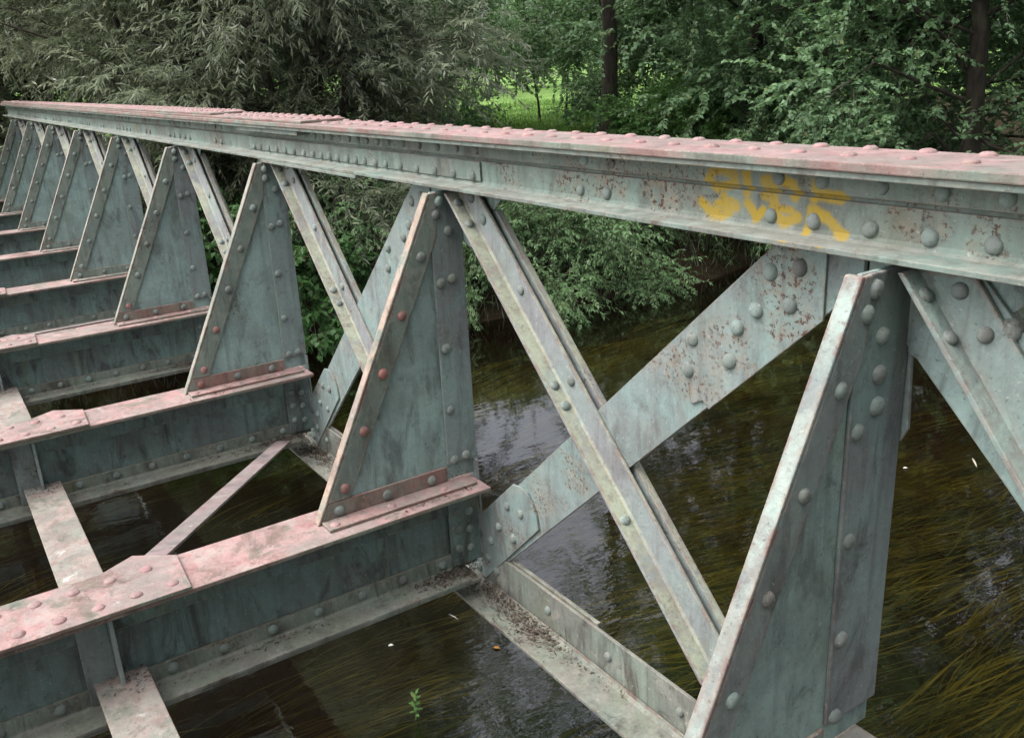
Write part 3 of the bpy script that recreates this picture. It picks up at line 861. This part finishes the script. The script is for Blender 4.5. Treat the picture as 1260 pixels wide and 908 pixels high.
def leaf_mesh(name, P, D, N, ln, wd, mat, twigs=None, twig_mat=None):
    """P bases, D unit directions, N rough normals, ln/wd sizes -> one mesh of small leaf-shaped faces (slightly folded)"""
    n = len(P)
    D = D / np.linalg.norm(D, axis=1)[:, None]
    S = np.cross(D, N); S /= (np.linalg.norm(S, axis=1)[:, None] + 1e-9)
    U = np.cross(S, D)
    ln = ln[:, None]; wd = wd[:, None]
    droop = -U * ln * 0.06
    V = np.empty((n, 4, 3))
    V[:, 0] = P
    V[:, 1] = P + D * ln * 0.45 + S * wd * 0.5
    V[:, 2] = P + D * ln + droop * 2
    V[:, 3] = P + D * ln * 0.45 - S * wd * 0.5
    V[:, 1] += U * wd * 0.10; V[:, 3] += U * wd * 0.10
    verts = V.reshape(-1, 3)
    nv = n * 4
    faces_idx = np.arange(nv)
    tv, tf = [], []
    if twigs:
        for path, r in twigs:
            b = nv + len(tv)
            for i, p in enumerate(path):
                rr = r * (1 - 0.75 * i / (len(path) - 1))
                tv += [(p[0] + rr, p[1], p[2]), (p[0] - rr * .5, p[1] + rr * .87, p[2]), (p[0] - rr * .5, p[1] - rr * .87, p[2])]
            for i in range(len(path) - 1):
                a = b + 3 * i
                for j in range(3):
                    k_ = (j + 1) % 3
                    tf.append((a + j, a + k_, a + 3 + k_, a + 3 + j))
    allv = np.vstack([verts, np.array(tv)]) if tv else verts
    loops = np.concatenate([faces_idx, np.array(tf).reshape(-1)]) if tf else faces_idx
    nf = n + len(tf)
    me = bpy.data.meshes.new(name)
    me.vertices.add(len(allv)); me.vertices.foreach_set('co', allv.astype(np.float32).ravel())
    me.loops.add(len(loops)); me.loops.foreach_set('vertex_index', loops.astype(np.int32))
    me.polygons.add(nf)
    me.polygons.foreach_set('loop_start', (np.arange(nf) * 4).astype(np.int32))
    me.polygons.foreach_set('loop_total', np.full(nf, 4, np.int32))
    me.materials.append(mat)
    if tf:
        me.materials.append(twig_mat or TWIG)
        mi = np.zeros(nf, np.int32); mi[n:] = 1
        me.polygons.foreach_set('material_index', mi)
    me.update(calc_edges=True)
    return me

def unit(a): return a / (np.linalg.norm(a, axis=-1, keepdims=True) + 1e-9)

def grow(rng, tips, dirs, tw_len, per, ln, wd, droop=0.6, spread=0.9, curve=0.5):
    """twigs from each tip, leaves set along each twig on both sides"""
    P, D, N, LN, WD, TW = [], [], [], [], [], []
    for p0, d0 in zip(tips, dirs):
        tl = tw_len * rng.uniform(0.6, 1.25)
        pts = [p0]; d = d0.copy()
        seg = 5
        for i in range(seg):
            d = unit(d + np.array([0, 0, -droop]) * curve / seg * 2 + rng.normal(0, 0.12, 3))
            pts.append(pts[-1] + d * tl / seg)
        pts = np.array(pts)
        TW.append((pts, 0.0035 + 0.004 * tl))
        s = np.sort(rng.uniform(0.08, 1.0, per)) * seg
        i0 = np.minimum(s.astype(int), seg - 1)
        base = pts[i0] + (pts[i0 + 1] - pts[i0]) * (s - i0)[:, None]
        ax = unit(pts[i0 + 1] - pts[i0])
        side = unit(np.cross(ax, np.array([0, 0, 1.0]) + rng.normal(0, .35, (per, 3))))
        side *= np.where(np.arange(per) % 2 == 0, 1, -1)[:, None]
        dd = unit(ax * rng.uniform(.4, 1.0, (per, 1)) + side * spread * rng.uniform(.5, 1.1, (per, 1)) + rng.normal(0, .22, (per, 3)) + np.array([0, 0, -droop * 0.45]))
        nn = unit(np.array([0, 0, 1.0]) + rng.normal(0, .5, (per, 3)))
        P.append(base); D.append(dd); N.append(nn)
        LN.append(ln * rng.uniform(.6, 1.2, per)); WD.append(wd * rng.uniform(.7, 1.2, per))
    return np.vstack(P), np.vstack(D), np.vstack(N), np.concatenate(LN), np.concatenate(WD), TW

def make_tree(name, label, cat, group, loc, seed, height, radius, base_h, kind, n_limbs, tips_per, per, tw_len, ln, wd, droop, trunk_r=0.16, lean=(0, 0), trunks=1, mat=None, spread=0.9, zsquash=1.0):
    rng = np.random.default_rng(seed)
    root = empty(name, loc)
    tag(root, label, cat, group)
    tb = MB()
    tips, dirs = [], []
    centers = []
    for q in range(trunks):
        a = rng.uniform(0, 6.28)
        off = np.array([math.cos(a), math.sin(a), 0]) * (0.0 if trunks == 1 else 0.35 * radius * 0.5)
        top = np.array([lean[0], lean[1], height * 0.86]) + off * 2.2 + rng.normal(0, .2, 3) * np.array([1, 1, 0])
        path = []
        for i in range(8):
            s = i / 7
            w = rng.normal(0, .05, 3) * height * 0.08 * (0 < i)
            w[2] = 0
            path.append(off * (1 - s) + top * s + w - np.array([0, 0, 0.25 if i == 0 else 0]))
        rad = [trunk_r / math.sqrt(trunks) * (1.25 if i == 0 else 1) * (1 - 0.82 * i / 7) for i in range(8)]
        tb.tube(path, rad, 9)
        path = np.array(path)
        nl = n_limbs // trunks
        for j in range(nl):
            s = base_h / height + (1 - base_h / height) * ((j + rng.uniform(0, 1)) / nl)
            s = min(s, 0.98)
            f = s / 0.86 * 7 if s < 0.86 else 7 - 1e-3
            f = min(f, 6.999)
            i0 = int(f); st = path[i0] + (path[i0 + 1] - path[i0]) * (f - i0)
            a = j * 2.4 + rng.uniform(-.5, .5)
            prof = math.sin(math.pi * min(1, max(0.0, (s * height - base_h) / (height - base_h)) * 0.80 + 0.22))
            R_ = radius * max(0.3, prof) * rng.uniform(0.7, 1.12)
            rise = rng.uniform(-0.05, 0.35) * R_ * zsquash
            end = st + np.array([math.cos(a) * R_, math.sin(a) * R_, rise])
            mid = (st + end) / 2 + np.array([0, 0, 0.14 * R_]) + rng.normal(0, .08, 3) * R_
            lp = [st, st * .5 + mid * .5 + rng.normal(0, .03, 3), mid, mid * .5 + end * .5 + rng.normal(0, .04, 3), end]
            r0 = trunk_r * 0.22 * (1 - 0.6 * s)
            tb.tube(lp, [r0, r0 * .8, r0 * .6, r0 * .4, r0 * .18], 5)
            lp = np.array(lp)
            # clumps along the limb
            ncl = 3
            for c_ in range(ncl):
                u_ = rng.uniform(0.35, 1.05)
                ff = min(u_ * 4, 3.999); ii = int(ff)
                cpos = lp[ii] + (lp[ii + 1] - lp[ii]) * (ff - ii) + rng.normal(0, .10, 3) * R_
                m = max(1, int(tips_per / ncl))
                cr = rng.uniform(.16, .30) * radius
                v = unit(rng.normal(0, 1, (m, 3)) + np.array([math.cos(a), math.sin(a), 0.15]) * 0.7)
                tp = cpos + v * cr * rng.uniform(.1, 1.0, (m, 1)) * np.array([1, 1, .75])
                tips.append(tp); dirs.append(unit(v + np.array([math.cos(a), math.sin(a), 0.1]) * .5 + rng.normal(0, .3, (m, 3))))
    tips = np.vstack(tips); dirs = np.vstack(dirs)
    P, D, N, LN, WD, TW = grow(rng, tips, dirs, tw_len, per, ln, wd, droop, spread)
    me = leaf_mesh('crown', P, D, N, LN, WD, mat or ML[kind], TW)
    t_ = tb.build('trunk', BARK, None, smooth=True)
    t_.parent = root
    cr_ = bpy.data.objects.new('crown', me); COL.objects.link(cr_); cr_.parent = root
    return root

def copy_tree(root, loc, rz, s=1.0, label=None, mat=None):
    r = root.copy(); COL.objects.link(r)
    r.location = loc; r.rotation_euler = (0, 0, rz); r.scale = (s, s, s * rnd.uniform(.92, 1.08))
    if label: r['label'] = label
    for ch in list(root.children):
        c_ = ch.copy(); COL.objects.link(c_); c_.parent = r
    return r

def polar(az, dist):
    a = math.radians(az)
    return (CAM.x - math.cos(a) * dist, CAM.y + math.sin(a) * dist)
def at_ground(az, dist, dz=0.0):
    x_, y_ = polar(az, dist)
    return (x_, y_, ground_z(x_, y_) + dz)

# willows over the left half of the far bank
G = 'willows on the far bank'
w1 = make_tree('willow_tree', 'grey-green willow whose feathery shoots hang left of the bright meadow gap', 'tree', G,
               at_ground(20.8, 12.7), 11, 5.6, 2.2, 0.1, 'willow', 50, 54, 26, 0.75, 0.125, 0.021, 0.50, 0.10, trunks=5)
w2 = make_tree('willow_tree', 'dusky willow with dark gaps behind the middle of the left chord', 'tree', G,
               at_ground(14.6, 13.6), 12, 6.4, 2.6, 0.1, 'willow_dark', 50, 54, 26, 0.7, 0.12, 0.021, 0.45, 0.10, trunks=5)
copy_tree(w1, at_ground(8.5, 19.0), 2.1, 1.05, 'grey-green willow standing above the far end of the top chord')
copy_tree(w2, at_ground(2.5, 20.5), 4.0, 1.1, 'dusky willow at the far left edge of the stream bank')
copy_tree(w1, at_ground(25.6, 13.6), 2.9, 0.45, 'low grey-green willow beside the small bushy tree')
copy_tree(w2, at_ground(20.0, 16.6), 1.2, 1.1, 'dark willow set back behind the front row of willows')
copy_tree(w1, at_ground(12.5, 17.8), 5.0, 1.05, 'grey-green willow set back on the left')
copy_tree(w1, at_ground(-4.0, 20.0), 0.7, 1.2, 'grey-green willow beyond the end of the bridge')

# broad-leaved trees to the right
G = 'broad-leaved trees on the right of the far bank'
b1 = make_tree('broadleaf_tree', 'dark green leafy tree between the slim trunk and the stout trunk', 'tree', G,
               at_ground(48.2, 16.5), 21, 9.4, 3.1, 1.15, 'broad', 46, 60, 30, 0.75, 0.090, 0.055, 0.22, 0.15)
b2 = make_tree('broadleaf_tree', 'dense dark tree with a stout trunk near the right edge', 'tree', G,
               at_ground(60.3, 14.0), 22, 10.0, 3.2, 1.25, 'broad', 46, 60, 30, 0.7, 0.085, 0.050, 0.22, 0.17)
copy_tree(b1, at_ground(54.0, 15.4), 2.6, 0.85, 'leafy tree filling the space between the two visible trunks')
copy_tree(b2, at_ground(67.0, 15.5), 1.0, 1.1, 'dark leafy tree just past the right edge of the view')
copy_tree(b2, at_ground(57.5, 22.0), 5.2, 1.15, 'large dark tree in the back row on the right')
make_tree('tall_tree', 'tall tree with a slim dark trunk right of the meadow gap, its unseen high crown added', 'tree', G,  # trunk in view; high crown added to break up sky reflected in the water
          at_ground(39.6, 20.0), 25, 17.5, 4.3, 7.3, 'broad', 36, 34, 26, 0.75, 0.10, 0.062, 0.25, 0.17)
b3 = make_tree('small_tree', 'small leafy tree whose boughs hang over the top of the bright meadow gap', 'tree', G,
               at_ground(36.3, 25.5), 23, 4.6, 2.1, 0.75, 'broad', 34, 44, 28, 0.6, 0.085, 0.052, 0.4, 0.05, trunks=2)
b4 = make_tree('small_tree', 'small bushy tree at the left side of the meadow gap', 'tree', G,
               at_ground(29.4, 22.0), 24, 3.8, 1.8, 0.15, 'broad', 34, 44, 28, 0.6, 0.085, 0.052, 0.3, 0.05, trunks=3)
copy_tree(b4, at_ground(41.0, 22.0), 0.4, 1.0, 'small bushy tree at the right side of the meadow gap')
copy_tree(b4, at_ground(45.5, 22.5), 2.4, 1.1, 'small bushy tree behind the slim trunk right of the meadow gap')
copy_tree(b4, at_ground(50.5, 21.5), 3.9, 1.15, 'small bushy tree behind the middle of the right-hand trees')
G = 'tall trees added behind the willows to keep sky off the water'  # crowns added to block the sky mirrored in the stream
for az, ds, rz, lb in ((17.5, 15.5, 1.1, 'tall leafy tree added behind the front willows to keep sky off the water'), (21.5, 17.5, 3.6, 'tall leafy tree added just left of the meadow gap to keep sky off the water')):
    r_ = copy_tree(b1, at_ground(az, ds), rz, 1.0, lb); r_.scale = (0.85, 0.85, 1.6); r_['group'] = G
copy_tree(b2, at_ground(5.0, 22.5), 2.9, 1.35, 'tall dark tree added behind the end of the bridge to keep sky off the water')['group'] = G
# unseen trees added round the near bank to shade the bridge from the sky
G = 'unseen shade trees added on the near bank'
for (x_, y_, s_, rz, lb) in ((7.5, -8.0, 1.6, 2.2, 'unseen tall leafy tree added on the near bank just upstream of the bridge'),
                             (8.5, -13.0, 1.6, 0.7, 'unseen tall leafy tree added on the near bank well upstream of the bridge'),
                             (14.5, 1.5, 1.7, 4.1, 'unseen leafy tree, the tallest added on the near bank by the bridge end'),
                             (10.5, 9.5, 1.5, 1.3, 'unseen tall leafy tree added on the near bank downstream of the bridge')):
    copy_tree(b1, (x_, y_, ground_z(x_, y_)), rz, s_, lb)['group'] = G

# light bushes that show under the boughs at the edge of the meadow
G = 'fresh green bushes at the meadow edge'
e1 = make_tree('bush', 'fresh green bush right of the meadow gap', 'bush', G,
               at_ground(42.6, 16.0, -0.1), 31, 1.25, 1.0, 0.1, 'broad_light', 14, 30, 24, 0.4, 0.075, 0.042, 0.3, 0.05, trunks=3)
for az, ds, s_, lb in ((29.6, 14.6, 0.7, 'fresh green bush just left of the meadow gap'),
                       (47.5, 18.0, 1.0, 'fresh green bush right of the slim dark trunk'),
                       (50.5, 18.4, 1.1, 'fresh green bush in the middle of the right-hand trees'),
                       (44.5, 18.5, 0.9, 'fresh green bush behind the slim dark trunk'),
                       (63.0, 17.4, 1.0, 'fresh green bush beside the stout trunk at the right edge'),
                       (55.0, 18.5, 1.1, 'fresh green bush in shade between the right-hand trees')):
    copy_tree(e1, at_ground(az, ds, -0.1), rnd.uniform(0, 6), s_, lb)

# feathery shrubs leaning over the water
G = 'feathery shrubs along the waterline'
s1 = make_tree('waterside_shrub', 'feathery green shrub hanging over the water right of the nearest full diagonal', 'shrub', G,
               (bank_x(5.1) - 0.55, 5.1, WATER + 0.15), 41, 1.05, 1.15, 0.05, 'shrub', 20, 40, 26, 0.42, 0.070, 0.019, 0.75, 0.04, trunks=4, zsquash=0.7)
s2 = make_tree('waterside_shrub', 'feathery green shrub in the middle of the waterside row', 'shrub', G,
               (bank_x(6.2) - 0.50, 6.3, WATER + 0.15), 42, 1.05, 1.1, 0.05, 'shrub', 20, 40, 26, 0.40, 0.065, 0.019, 0.75, 0.04, trunks=4, zsquash=0.7)
copy_tree(s1, (bank_x(7.6) - 0.55, 7.6, WATER + 0.3), 2.0, 1.1, 'feathery green shrub whose sprays touch the wide flat bar')
copy_tree(s2, (bank_x(9.2) - 0.7, 9.2, WATER + 0.3), 1.0, 1.2, 'feathery green shrub hidden mostly behind the top chord')
copy_tree(s1, (bank_x(3.9) - 0.55, 3.9, WATER + 0.15), 3.5, 0.66, 'small feathery shrub beside the tall gusset post')
copy_tree(s2, (bank_x(5.8) - 1.7, 5.6, WATER + 0.5), 4.4, 0.85, 'feathery shrub set higher up the bank in the second row')
copy_tree(s1, (bank_x(8.4) - 1.8, 7.9, WATER + 0.6), 5.4, 0.85, 'feathery shrub high on the bank under the chord')
copy_tree(s2, (bank_x(3.0) - 1.3, 3.1, WATER + 0.6), 0.4, 1.0, 'feathery shrub seen between the diagonals near the middle')

G = 'broad-leaved bushes low on the bank'
d1 = make_tree('low_bush', 'bright broad-leaved bush low on the bank between the second and third posts', 'bush', G,
               (bank_x(2.2) - 0.35, 2.15, WATER + 0.15), 51, 1.0, 0.75, 0.05, 'elder', 14, 26, 16, 0.34, 0.105, 0.058, 0.5, 0.03, trunks=3)
copy_tree(d1, (bank_x(0.4) - 0.4, 0.4, WATER + 0.35), 1.5, 1.0, 'bright broad-leaved bush between the third and fourth posts')
copy_tree(d1, (bank_x(1.2) - 0.8, 1.2, WATER + 0.5), 2.7, 1.1, 'bright broad-leaved bush a step behind the others')

# dusky undergrowth on the bank under the willows
G = 'dusky undergrowth under the willows'
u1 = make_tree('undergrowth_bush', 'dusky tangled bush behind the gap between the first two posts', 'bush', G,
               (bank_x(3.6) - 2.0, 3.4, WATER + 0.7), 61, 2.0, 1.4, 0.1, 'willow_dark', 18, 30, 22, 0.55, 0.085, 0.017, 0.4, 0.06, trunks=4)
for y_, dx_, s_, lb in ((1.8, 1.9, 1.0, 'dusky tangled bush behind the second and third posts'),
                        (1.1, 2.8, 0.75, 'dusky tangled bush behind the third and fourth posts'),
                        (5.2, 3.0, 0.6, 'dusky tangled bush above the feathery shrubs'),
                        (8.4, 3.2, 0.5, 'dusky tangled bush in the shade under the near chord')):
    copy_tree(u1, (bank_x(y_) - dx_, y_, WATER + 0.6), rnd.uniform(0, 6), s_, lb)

# far row beyond the meadow
G = 'trees beyond the meadow'
far = [(12, 34), (18, 38), (24, 40), (29, 44), (33, 48), (37, 50), (41, 47), (45, 44), (50, 40), (56, 38), (62, 36), (68, 33)]
words = ['first', 'second', 'third', 'fourth', 'fifth', 'sixth', 'seventh', 'eighth', 'ninth', 'tenth', 'eleventh', 'twelfth']
for i, (az, ds) in enumerate(far):
    copy_tree(b1 if i % 2 else b2, at_ground(az, ds * 1.15), rnd.uniform(0, 6), (rnd.uniform(0.8, 0.95) if 27 < az < 40 else rnd.uniform(1.1, 1.3)), '%s tree from the left in the row beyond the meadow' % words[i])

# meadow grass where it can be seen
def blades(name, n, fx, hgt, mat, seed, wd=0.012):
    rng = np.random.default_rng(seed)
    P = np.array([fx(rng) for _ in range(n)])
    D = unit(np.array([0, 0, 1.0]) + rng.normal(0, .35, (n, 3)))
    N = unit(rng.normal(0, 1, (n, 3)))
    me = leaf_mesh(name, P, D, N, hgt * rng.uniform(.5, 1.3, n), np.full(n, wd) * rng.uniform(.7, 1.3, n), mat)
    o = bpy.data.objects.new(name, me); COL.objects.link(o); o['kind'] = 'stuff'
    return o
def meadow_pt(rng):
    az, ds = rng.uniform(30, 48), rng.uniform(17.5, 34) 
    x_, y_ = polar(az, ds)
    return (x_, y_, ground_z(x_, y_) - 0.01)
blades('meadow_grass', 26000, meadow_pt, 0.16, ML['grass'], 5, 0.016)
def bank_pt(rng):
    y_ = rng.uniform(-2, 11); d = rng.uniform(0.05, 4.5)
    x_ = bank_x(y_) - d
    return (x_, y_, ground_z(x_, y_) - 0.02)
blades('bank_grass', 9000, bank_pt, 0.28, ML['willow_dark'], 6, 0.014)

# ------------------------------------------------------------------ water weed combed by the current
def weed_material():
    m = bpy.data.materials.new('streaming_water_weed')
    t = NT(m)
    geo = t.n('ShaderNodeNewGeometry')
    r_ = geo.outputs['Random Per Island']
    col = t.mix(r_, (0.085, 0.10, 0.020), (0.56, 0.58, 0.12))
    col = t.mix(t.ramp(t.noise(geo.outputs['Position'], 1.3, 3), 0.4, 0.65), col, (0.11, 0.09, 0.035))
    bs = t.n('ShaderNodeBsdfPrincipled', inp={'Base Color': col, 'Roughness': 0.45})
    out = t.n('ShaderNodeOutputMaterial'); t.t.links.new(bs.outputs[0], out.inputs[0])
    return m
def make_weed():
    rng = np.random.default_rng(77)
    V, F = [], []
    def density(x_, y_):
        d = x_ - bank_x(y_)
        a = math.sin(x_ * 1.9 + 0.7 * math.sin(y_ * 0.8)) + 0.8 * math.sin(y_ * 0.9 + x_ * 0.6 + 1.3) + 0.5 * math.sin(3.7 * x_ - 0.5 * y_)
        g = 0.42 + 0.42 * a
        if d < 2.2: g *= max(0.0, (d - 0.7) / 1.5)
        if y_ < 0.4: g *= 0.45
        if -6.5 < x_ < -3.6 and y_ < 1.6: g *= 0.35
        return max(0.0, min(1.0, g))
    clumps = 0
    while clumps < 1600:
        x_ = rng.uniform(-8.6, 1.2); y_ = rng.uniform(-3.0, 9.5)
        if rng.uniform() > density(x_, y_): continue
        clumps += 1
        ang0 = math.radians(78 + 12 * math.sin(x_ * 0.9 + y_ * 0.5) + rng.normal(0, 5))
        shallow = rng.uniform() < 0.30
        deep = rng.uniform(0.003, 0.012) if shallow else rng.uniform(0.02, 0.22)
        for s_ in range(rng.integers(14, 26) if shallow else rng.integers(6, 14)):
            px, py = x_ + rng.normal(0, .06), y_ + rng.normal(0, .14)
            ln = rng.uniform(.35, 1.05)
            n = 9
            ang = ang0 + rng.normal(0, .10)
            w0 = rng.uniform(.0020, .0052) if shallow else rng.uniform(.0014, .0034)
            ph, am = rng.uniform(0, 6.28), rng.uniform(.1, .32)
            b = len(V)
            z0 = WATER - deep - rng.uniform(0.0, 0.012 if shallow else 0.07)
            for i in range(n):
                u_ = i / (n - 1)
                a2 = ang + am * math.sin(ph + u_ * 4.0)
                zz = z0 - 0.10 * (1 - u_) ** 2 + 0.008 * math.sin(ph + 6 * u_)
                ww = w0 * (0.5 + 0.9 * math.sin(math.pi * min(1, 0.15 + 0.85 * u_)))
                V.append((px - math.sin(a2) * ww, py + math.cos(a2) * ww, min(zz, WATER - 0.003)))
                V.append((px + math.sin(a2) * ww, py - math.cos(a2) * ww, min(zz, WATER - 0.003)))
                px += math.cos(a2) * ln / (n - 1); py += math.sin(a2) * ln / (n - 1)
            for i in range(n - 1):
                a = b + 2 * i
                F.append((a, a + 1, a + 3, a + 2))
    me = bpy.data.meshes.new('water_weed'); me.from_pydata(V, [], F); me.materials.append(weed_material())
    o = bpy.data.objects.new('water_weed', me); COL.objects.link(o); o['kind'] = 'stuff'
    return o
make_weed()

# ------------------------------------------------------------------ small things
def flat_mat(name, c1, c2):
    m = bpy.data.materials.new(name); t = NT(m)
    geo = t.n('ShaderNodeNewGeometry')
    col = t.mix(geo.outputs['Random Per Island'], c1, c2)
    bs = t.n('ShaderNodeBsdfPrincipled', inp={'Base Color': col, 'Roughness': 0.85})
    out = t.n('ShaderNodeOutputMaterial'); t.t.links.new(bs.outputs[0], out.inputs[0])
    return m
LIT = flat_mat('dry_leaf_litter', (0.035, 0.024, 0.018), (0.16, 0.12, 0.095))
def litter(name, n, fx, seed, ln=0.012, wd=0.005):
    rng = np.random.default_rng(seed)
    P = np.array([fx(rng) for _ in range(n)])
    D = unit(rng.normal(0, 1, (n, 3)) * np.array([1, 1, .25]))
    N = unit(np.array([0, 0, 1.0]) + rng.normal(0, .5, (n, 3)))
    me = leaf_mesh(name, P, D, N, ln * rng.uniform(.4, 1.6, n), wd * rng.uniform(.3, 1.5, n), LIT)
    o = bpy.data.objects.new(name, me); COL.objects.link(o); o['kind'] = 'stuff'
    return o
_dr = np.random.default_rng(91)
DRIFTS = []
for k_ in (1, 2, 3):
    x0_ = -L * k_
    for _ in range(10): DRIFTS.append((x0_ + _dr.uniform(0.0, 0.45), -0.02 - abs(_dr.normal(0, .03)), -1.436, 0.07, 0.03, 3.0))      # on the bottom chord by the joint
    for _ in range(8): DRIFTS.append((x0_ + 0.045 + abs(_dr.normal(0, .03)), -0.08 - abs(_dr.normal(0, .16)), -1.344, 0.025, 0.06, 2.4))  # end of the lower flange
    for _ in range(5): DRIFTS.append((x0_ + 0.05, _dr.uniform(-1.2, -0.4), -1.344, 0.018, 0.08, 0.6))
    for _ in range(3): DRIFTS.append((x0_ + 0.07, _dr.uniform(-1.3, -1.2), -1.264, 0.05, 0.03, 0.9))
    for _ in range(3): DRIFTS.append((x0_ + 0.098, _dr.uniform(-0.55, -0.05), ZB + 0.001, 0.010, 0.06, 0.4))
for _ in range(9): DRIFTS.append((_dr.uniform(-1.2, -0.3), _dr.uniform(-0.06, -0.015), -1.437, 0.06, 0.018, 0.7))
_dw = np.array([d[5] for d in DRIFTS]); _dw = _dw / _dw.sum()
def on_lower(rng):
    d = DRIFTS[rng.choice(len(DRIFTS), p=_dw)]
    x_ = d[0] + rng.normal(0, d[3]); y_ = d[1] + rng.normal(0, d[4])
    if abs(d[2] + 1.436) < 0.01: y_ = min(-0.012, max(-0.122, y_))
    elif d[2] < -1.3:
        kx = -L * round(-d[0] / L); x_ = min(kx + 0.124, max(kx + 0.036, x_))
    elif d[2] > -1.1:
        kx = -L * round(-d[0] / L); x_ = min(kx + 0.127, max(kx + 0.088, x_))
    else: y_ = min(-1.186, max(-1.324, y_))
    return (x_, y_, d[2] + abs(rng.normal(0, .004)) * (1.6 if d[5] > 2 else .6))
litter('leaf_litter', 6500, on_lower, 3)

def one_leaf(name, loc, ang, ln, wd, col, label, cat, group=None):
    m = flat_mat(name + '_surface', col, col)
    d = np.array([[math.cos(ang), math.sin(ang), 0.02]])
    mb = MB()
    n = 7
    up, dn = [], []
    for i in range(n):
        u_ = i / (n - 1)
        h = wd * math.sin(math.pi * u_) ** 0.8 * 0.5
        c0 = Vector((d[0][0], d[0][1], 0)) * ln * (u_ - .5); s_ = Vector((-d[0][1], d[0][0], 0))
        up.append(tuple(c0 + s_ * h + Vector((0, 0, 0.004 * math.sin(3 * u_)))))
        dn.append(tuple(c0 - s_ * h + Vector((0, 0, 0.004 * math.sin(3 * u_) + 0.002))))
    ring = up + dn[::-1][1:-1]
    mb.loft(ring, [(a, b, c_ + 0.0012) for a, b, c_ in ring])
    o = mb.build(name, m)
    o.location = loc
    return tag(o, label, cat, group)

def px_on_z(x_, y_, z_):
    d = CF + CR * ((x_ - 630) / 1106.8) - CU * ((y_ - 454) / 1106.8)
    s = (z_ - CAM.z) / d.z
    return CAM + d * s
for (q, ang, ln, wd, col, lb) in (((611, 797), 0.5, 0.040, 0.024, (0.42, 0.20, 0.04), 'orange fallen leaf drifting near the bottom chord'),
                                  ((558, 759), 0.2, 0.085, 0.007, (0.50, 0.48, 0.42), 'pale slip of reed floating beside the nearest beam end'),
                                  ((481, 794), 1.2, 0.03, 0.022, (0.62, 0.60, 0.55), 'small white petal floating on the dark water'),
                                  ((1114, 576), 0.9, 0.035, 0.025, (0.65, 0.63, 0.55), 'small white petal floating right of the near post'),
                                  ((1199, 569), 2.3, 0.16, 0.012, (0.40, 0.36, 0.26), 'pale curled straw floating at the right edge'),
                                  ((1015, 860), 0.9, 0.0, 0.0, None, None)):
    if col is None: continue
    p = px_on_z(q[0], q[1], WATER + 0.004)
    one_leaf('floating_leaf' if 'leaf' in lb else ('floating_petal' if 'petal' in lb else 'floating_straw'), p, ang, ln, wd, col, lb, 'leaf' if 'leaf' in lb else ('petal' if 'petal' in lb else 'straw'))

# small water plant standing out of the stream at the lower edge
base = px_on_z(511, 884, WATER)
sp_root = empty('water_plant', (base.x, base.y, WATER))
tag(sp_root, 'small fresh green water plant standing out of the dark stream near the lower edge', 'plant')
mb = MB()
stem_pts = [(0, 0, -0.12), (0.004, 0.002, 0.0), (0.010, 0.004, 0.05), (0.008, 0.010, 0.10), (0.002, 0.014, 0.14)]
mb.tube(stem_pts, [0.0035, 0.0032, 0.0028, 0.0022, 0.0012], 6)
st_ = mb.build('stem', ML['sprig'], None, smooth=True); st_.parent = sp_root
rg = np.random.default_rng(8)
Pn, Dn = [], []
for i in range(16):
    u_ = 0.1 + 0.9 * i / 15
    z_ = 0.02 + 0.12 * u_; a_ = i * 2.4
    Pn.append((0.008 - 0.006 * u_, 0.014 * u_, z_)); Dn.append((math.cos(a_), math.sin(a_), 0.25 + 0.5 * u_))
lm = leaf_mesh('leaves', np.array(Pn), np.array(Dn), unit(np.array([0, 0, 1.0]) + rg.normal(0, .2, (16, 3))), np.full(16, 0.042) * rg.uniform(.7, 1.1, 16), np.full(16, 0.018), ML['sprig'])
lo = bpy.data.objects.new('leaves', lm); COL.objects.link(lo); lo.parent = sp_root
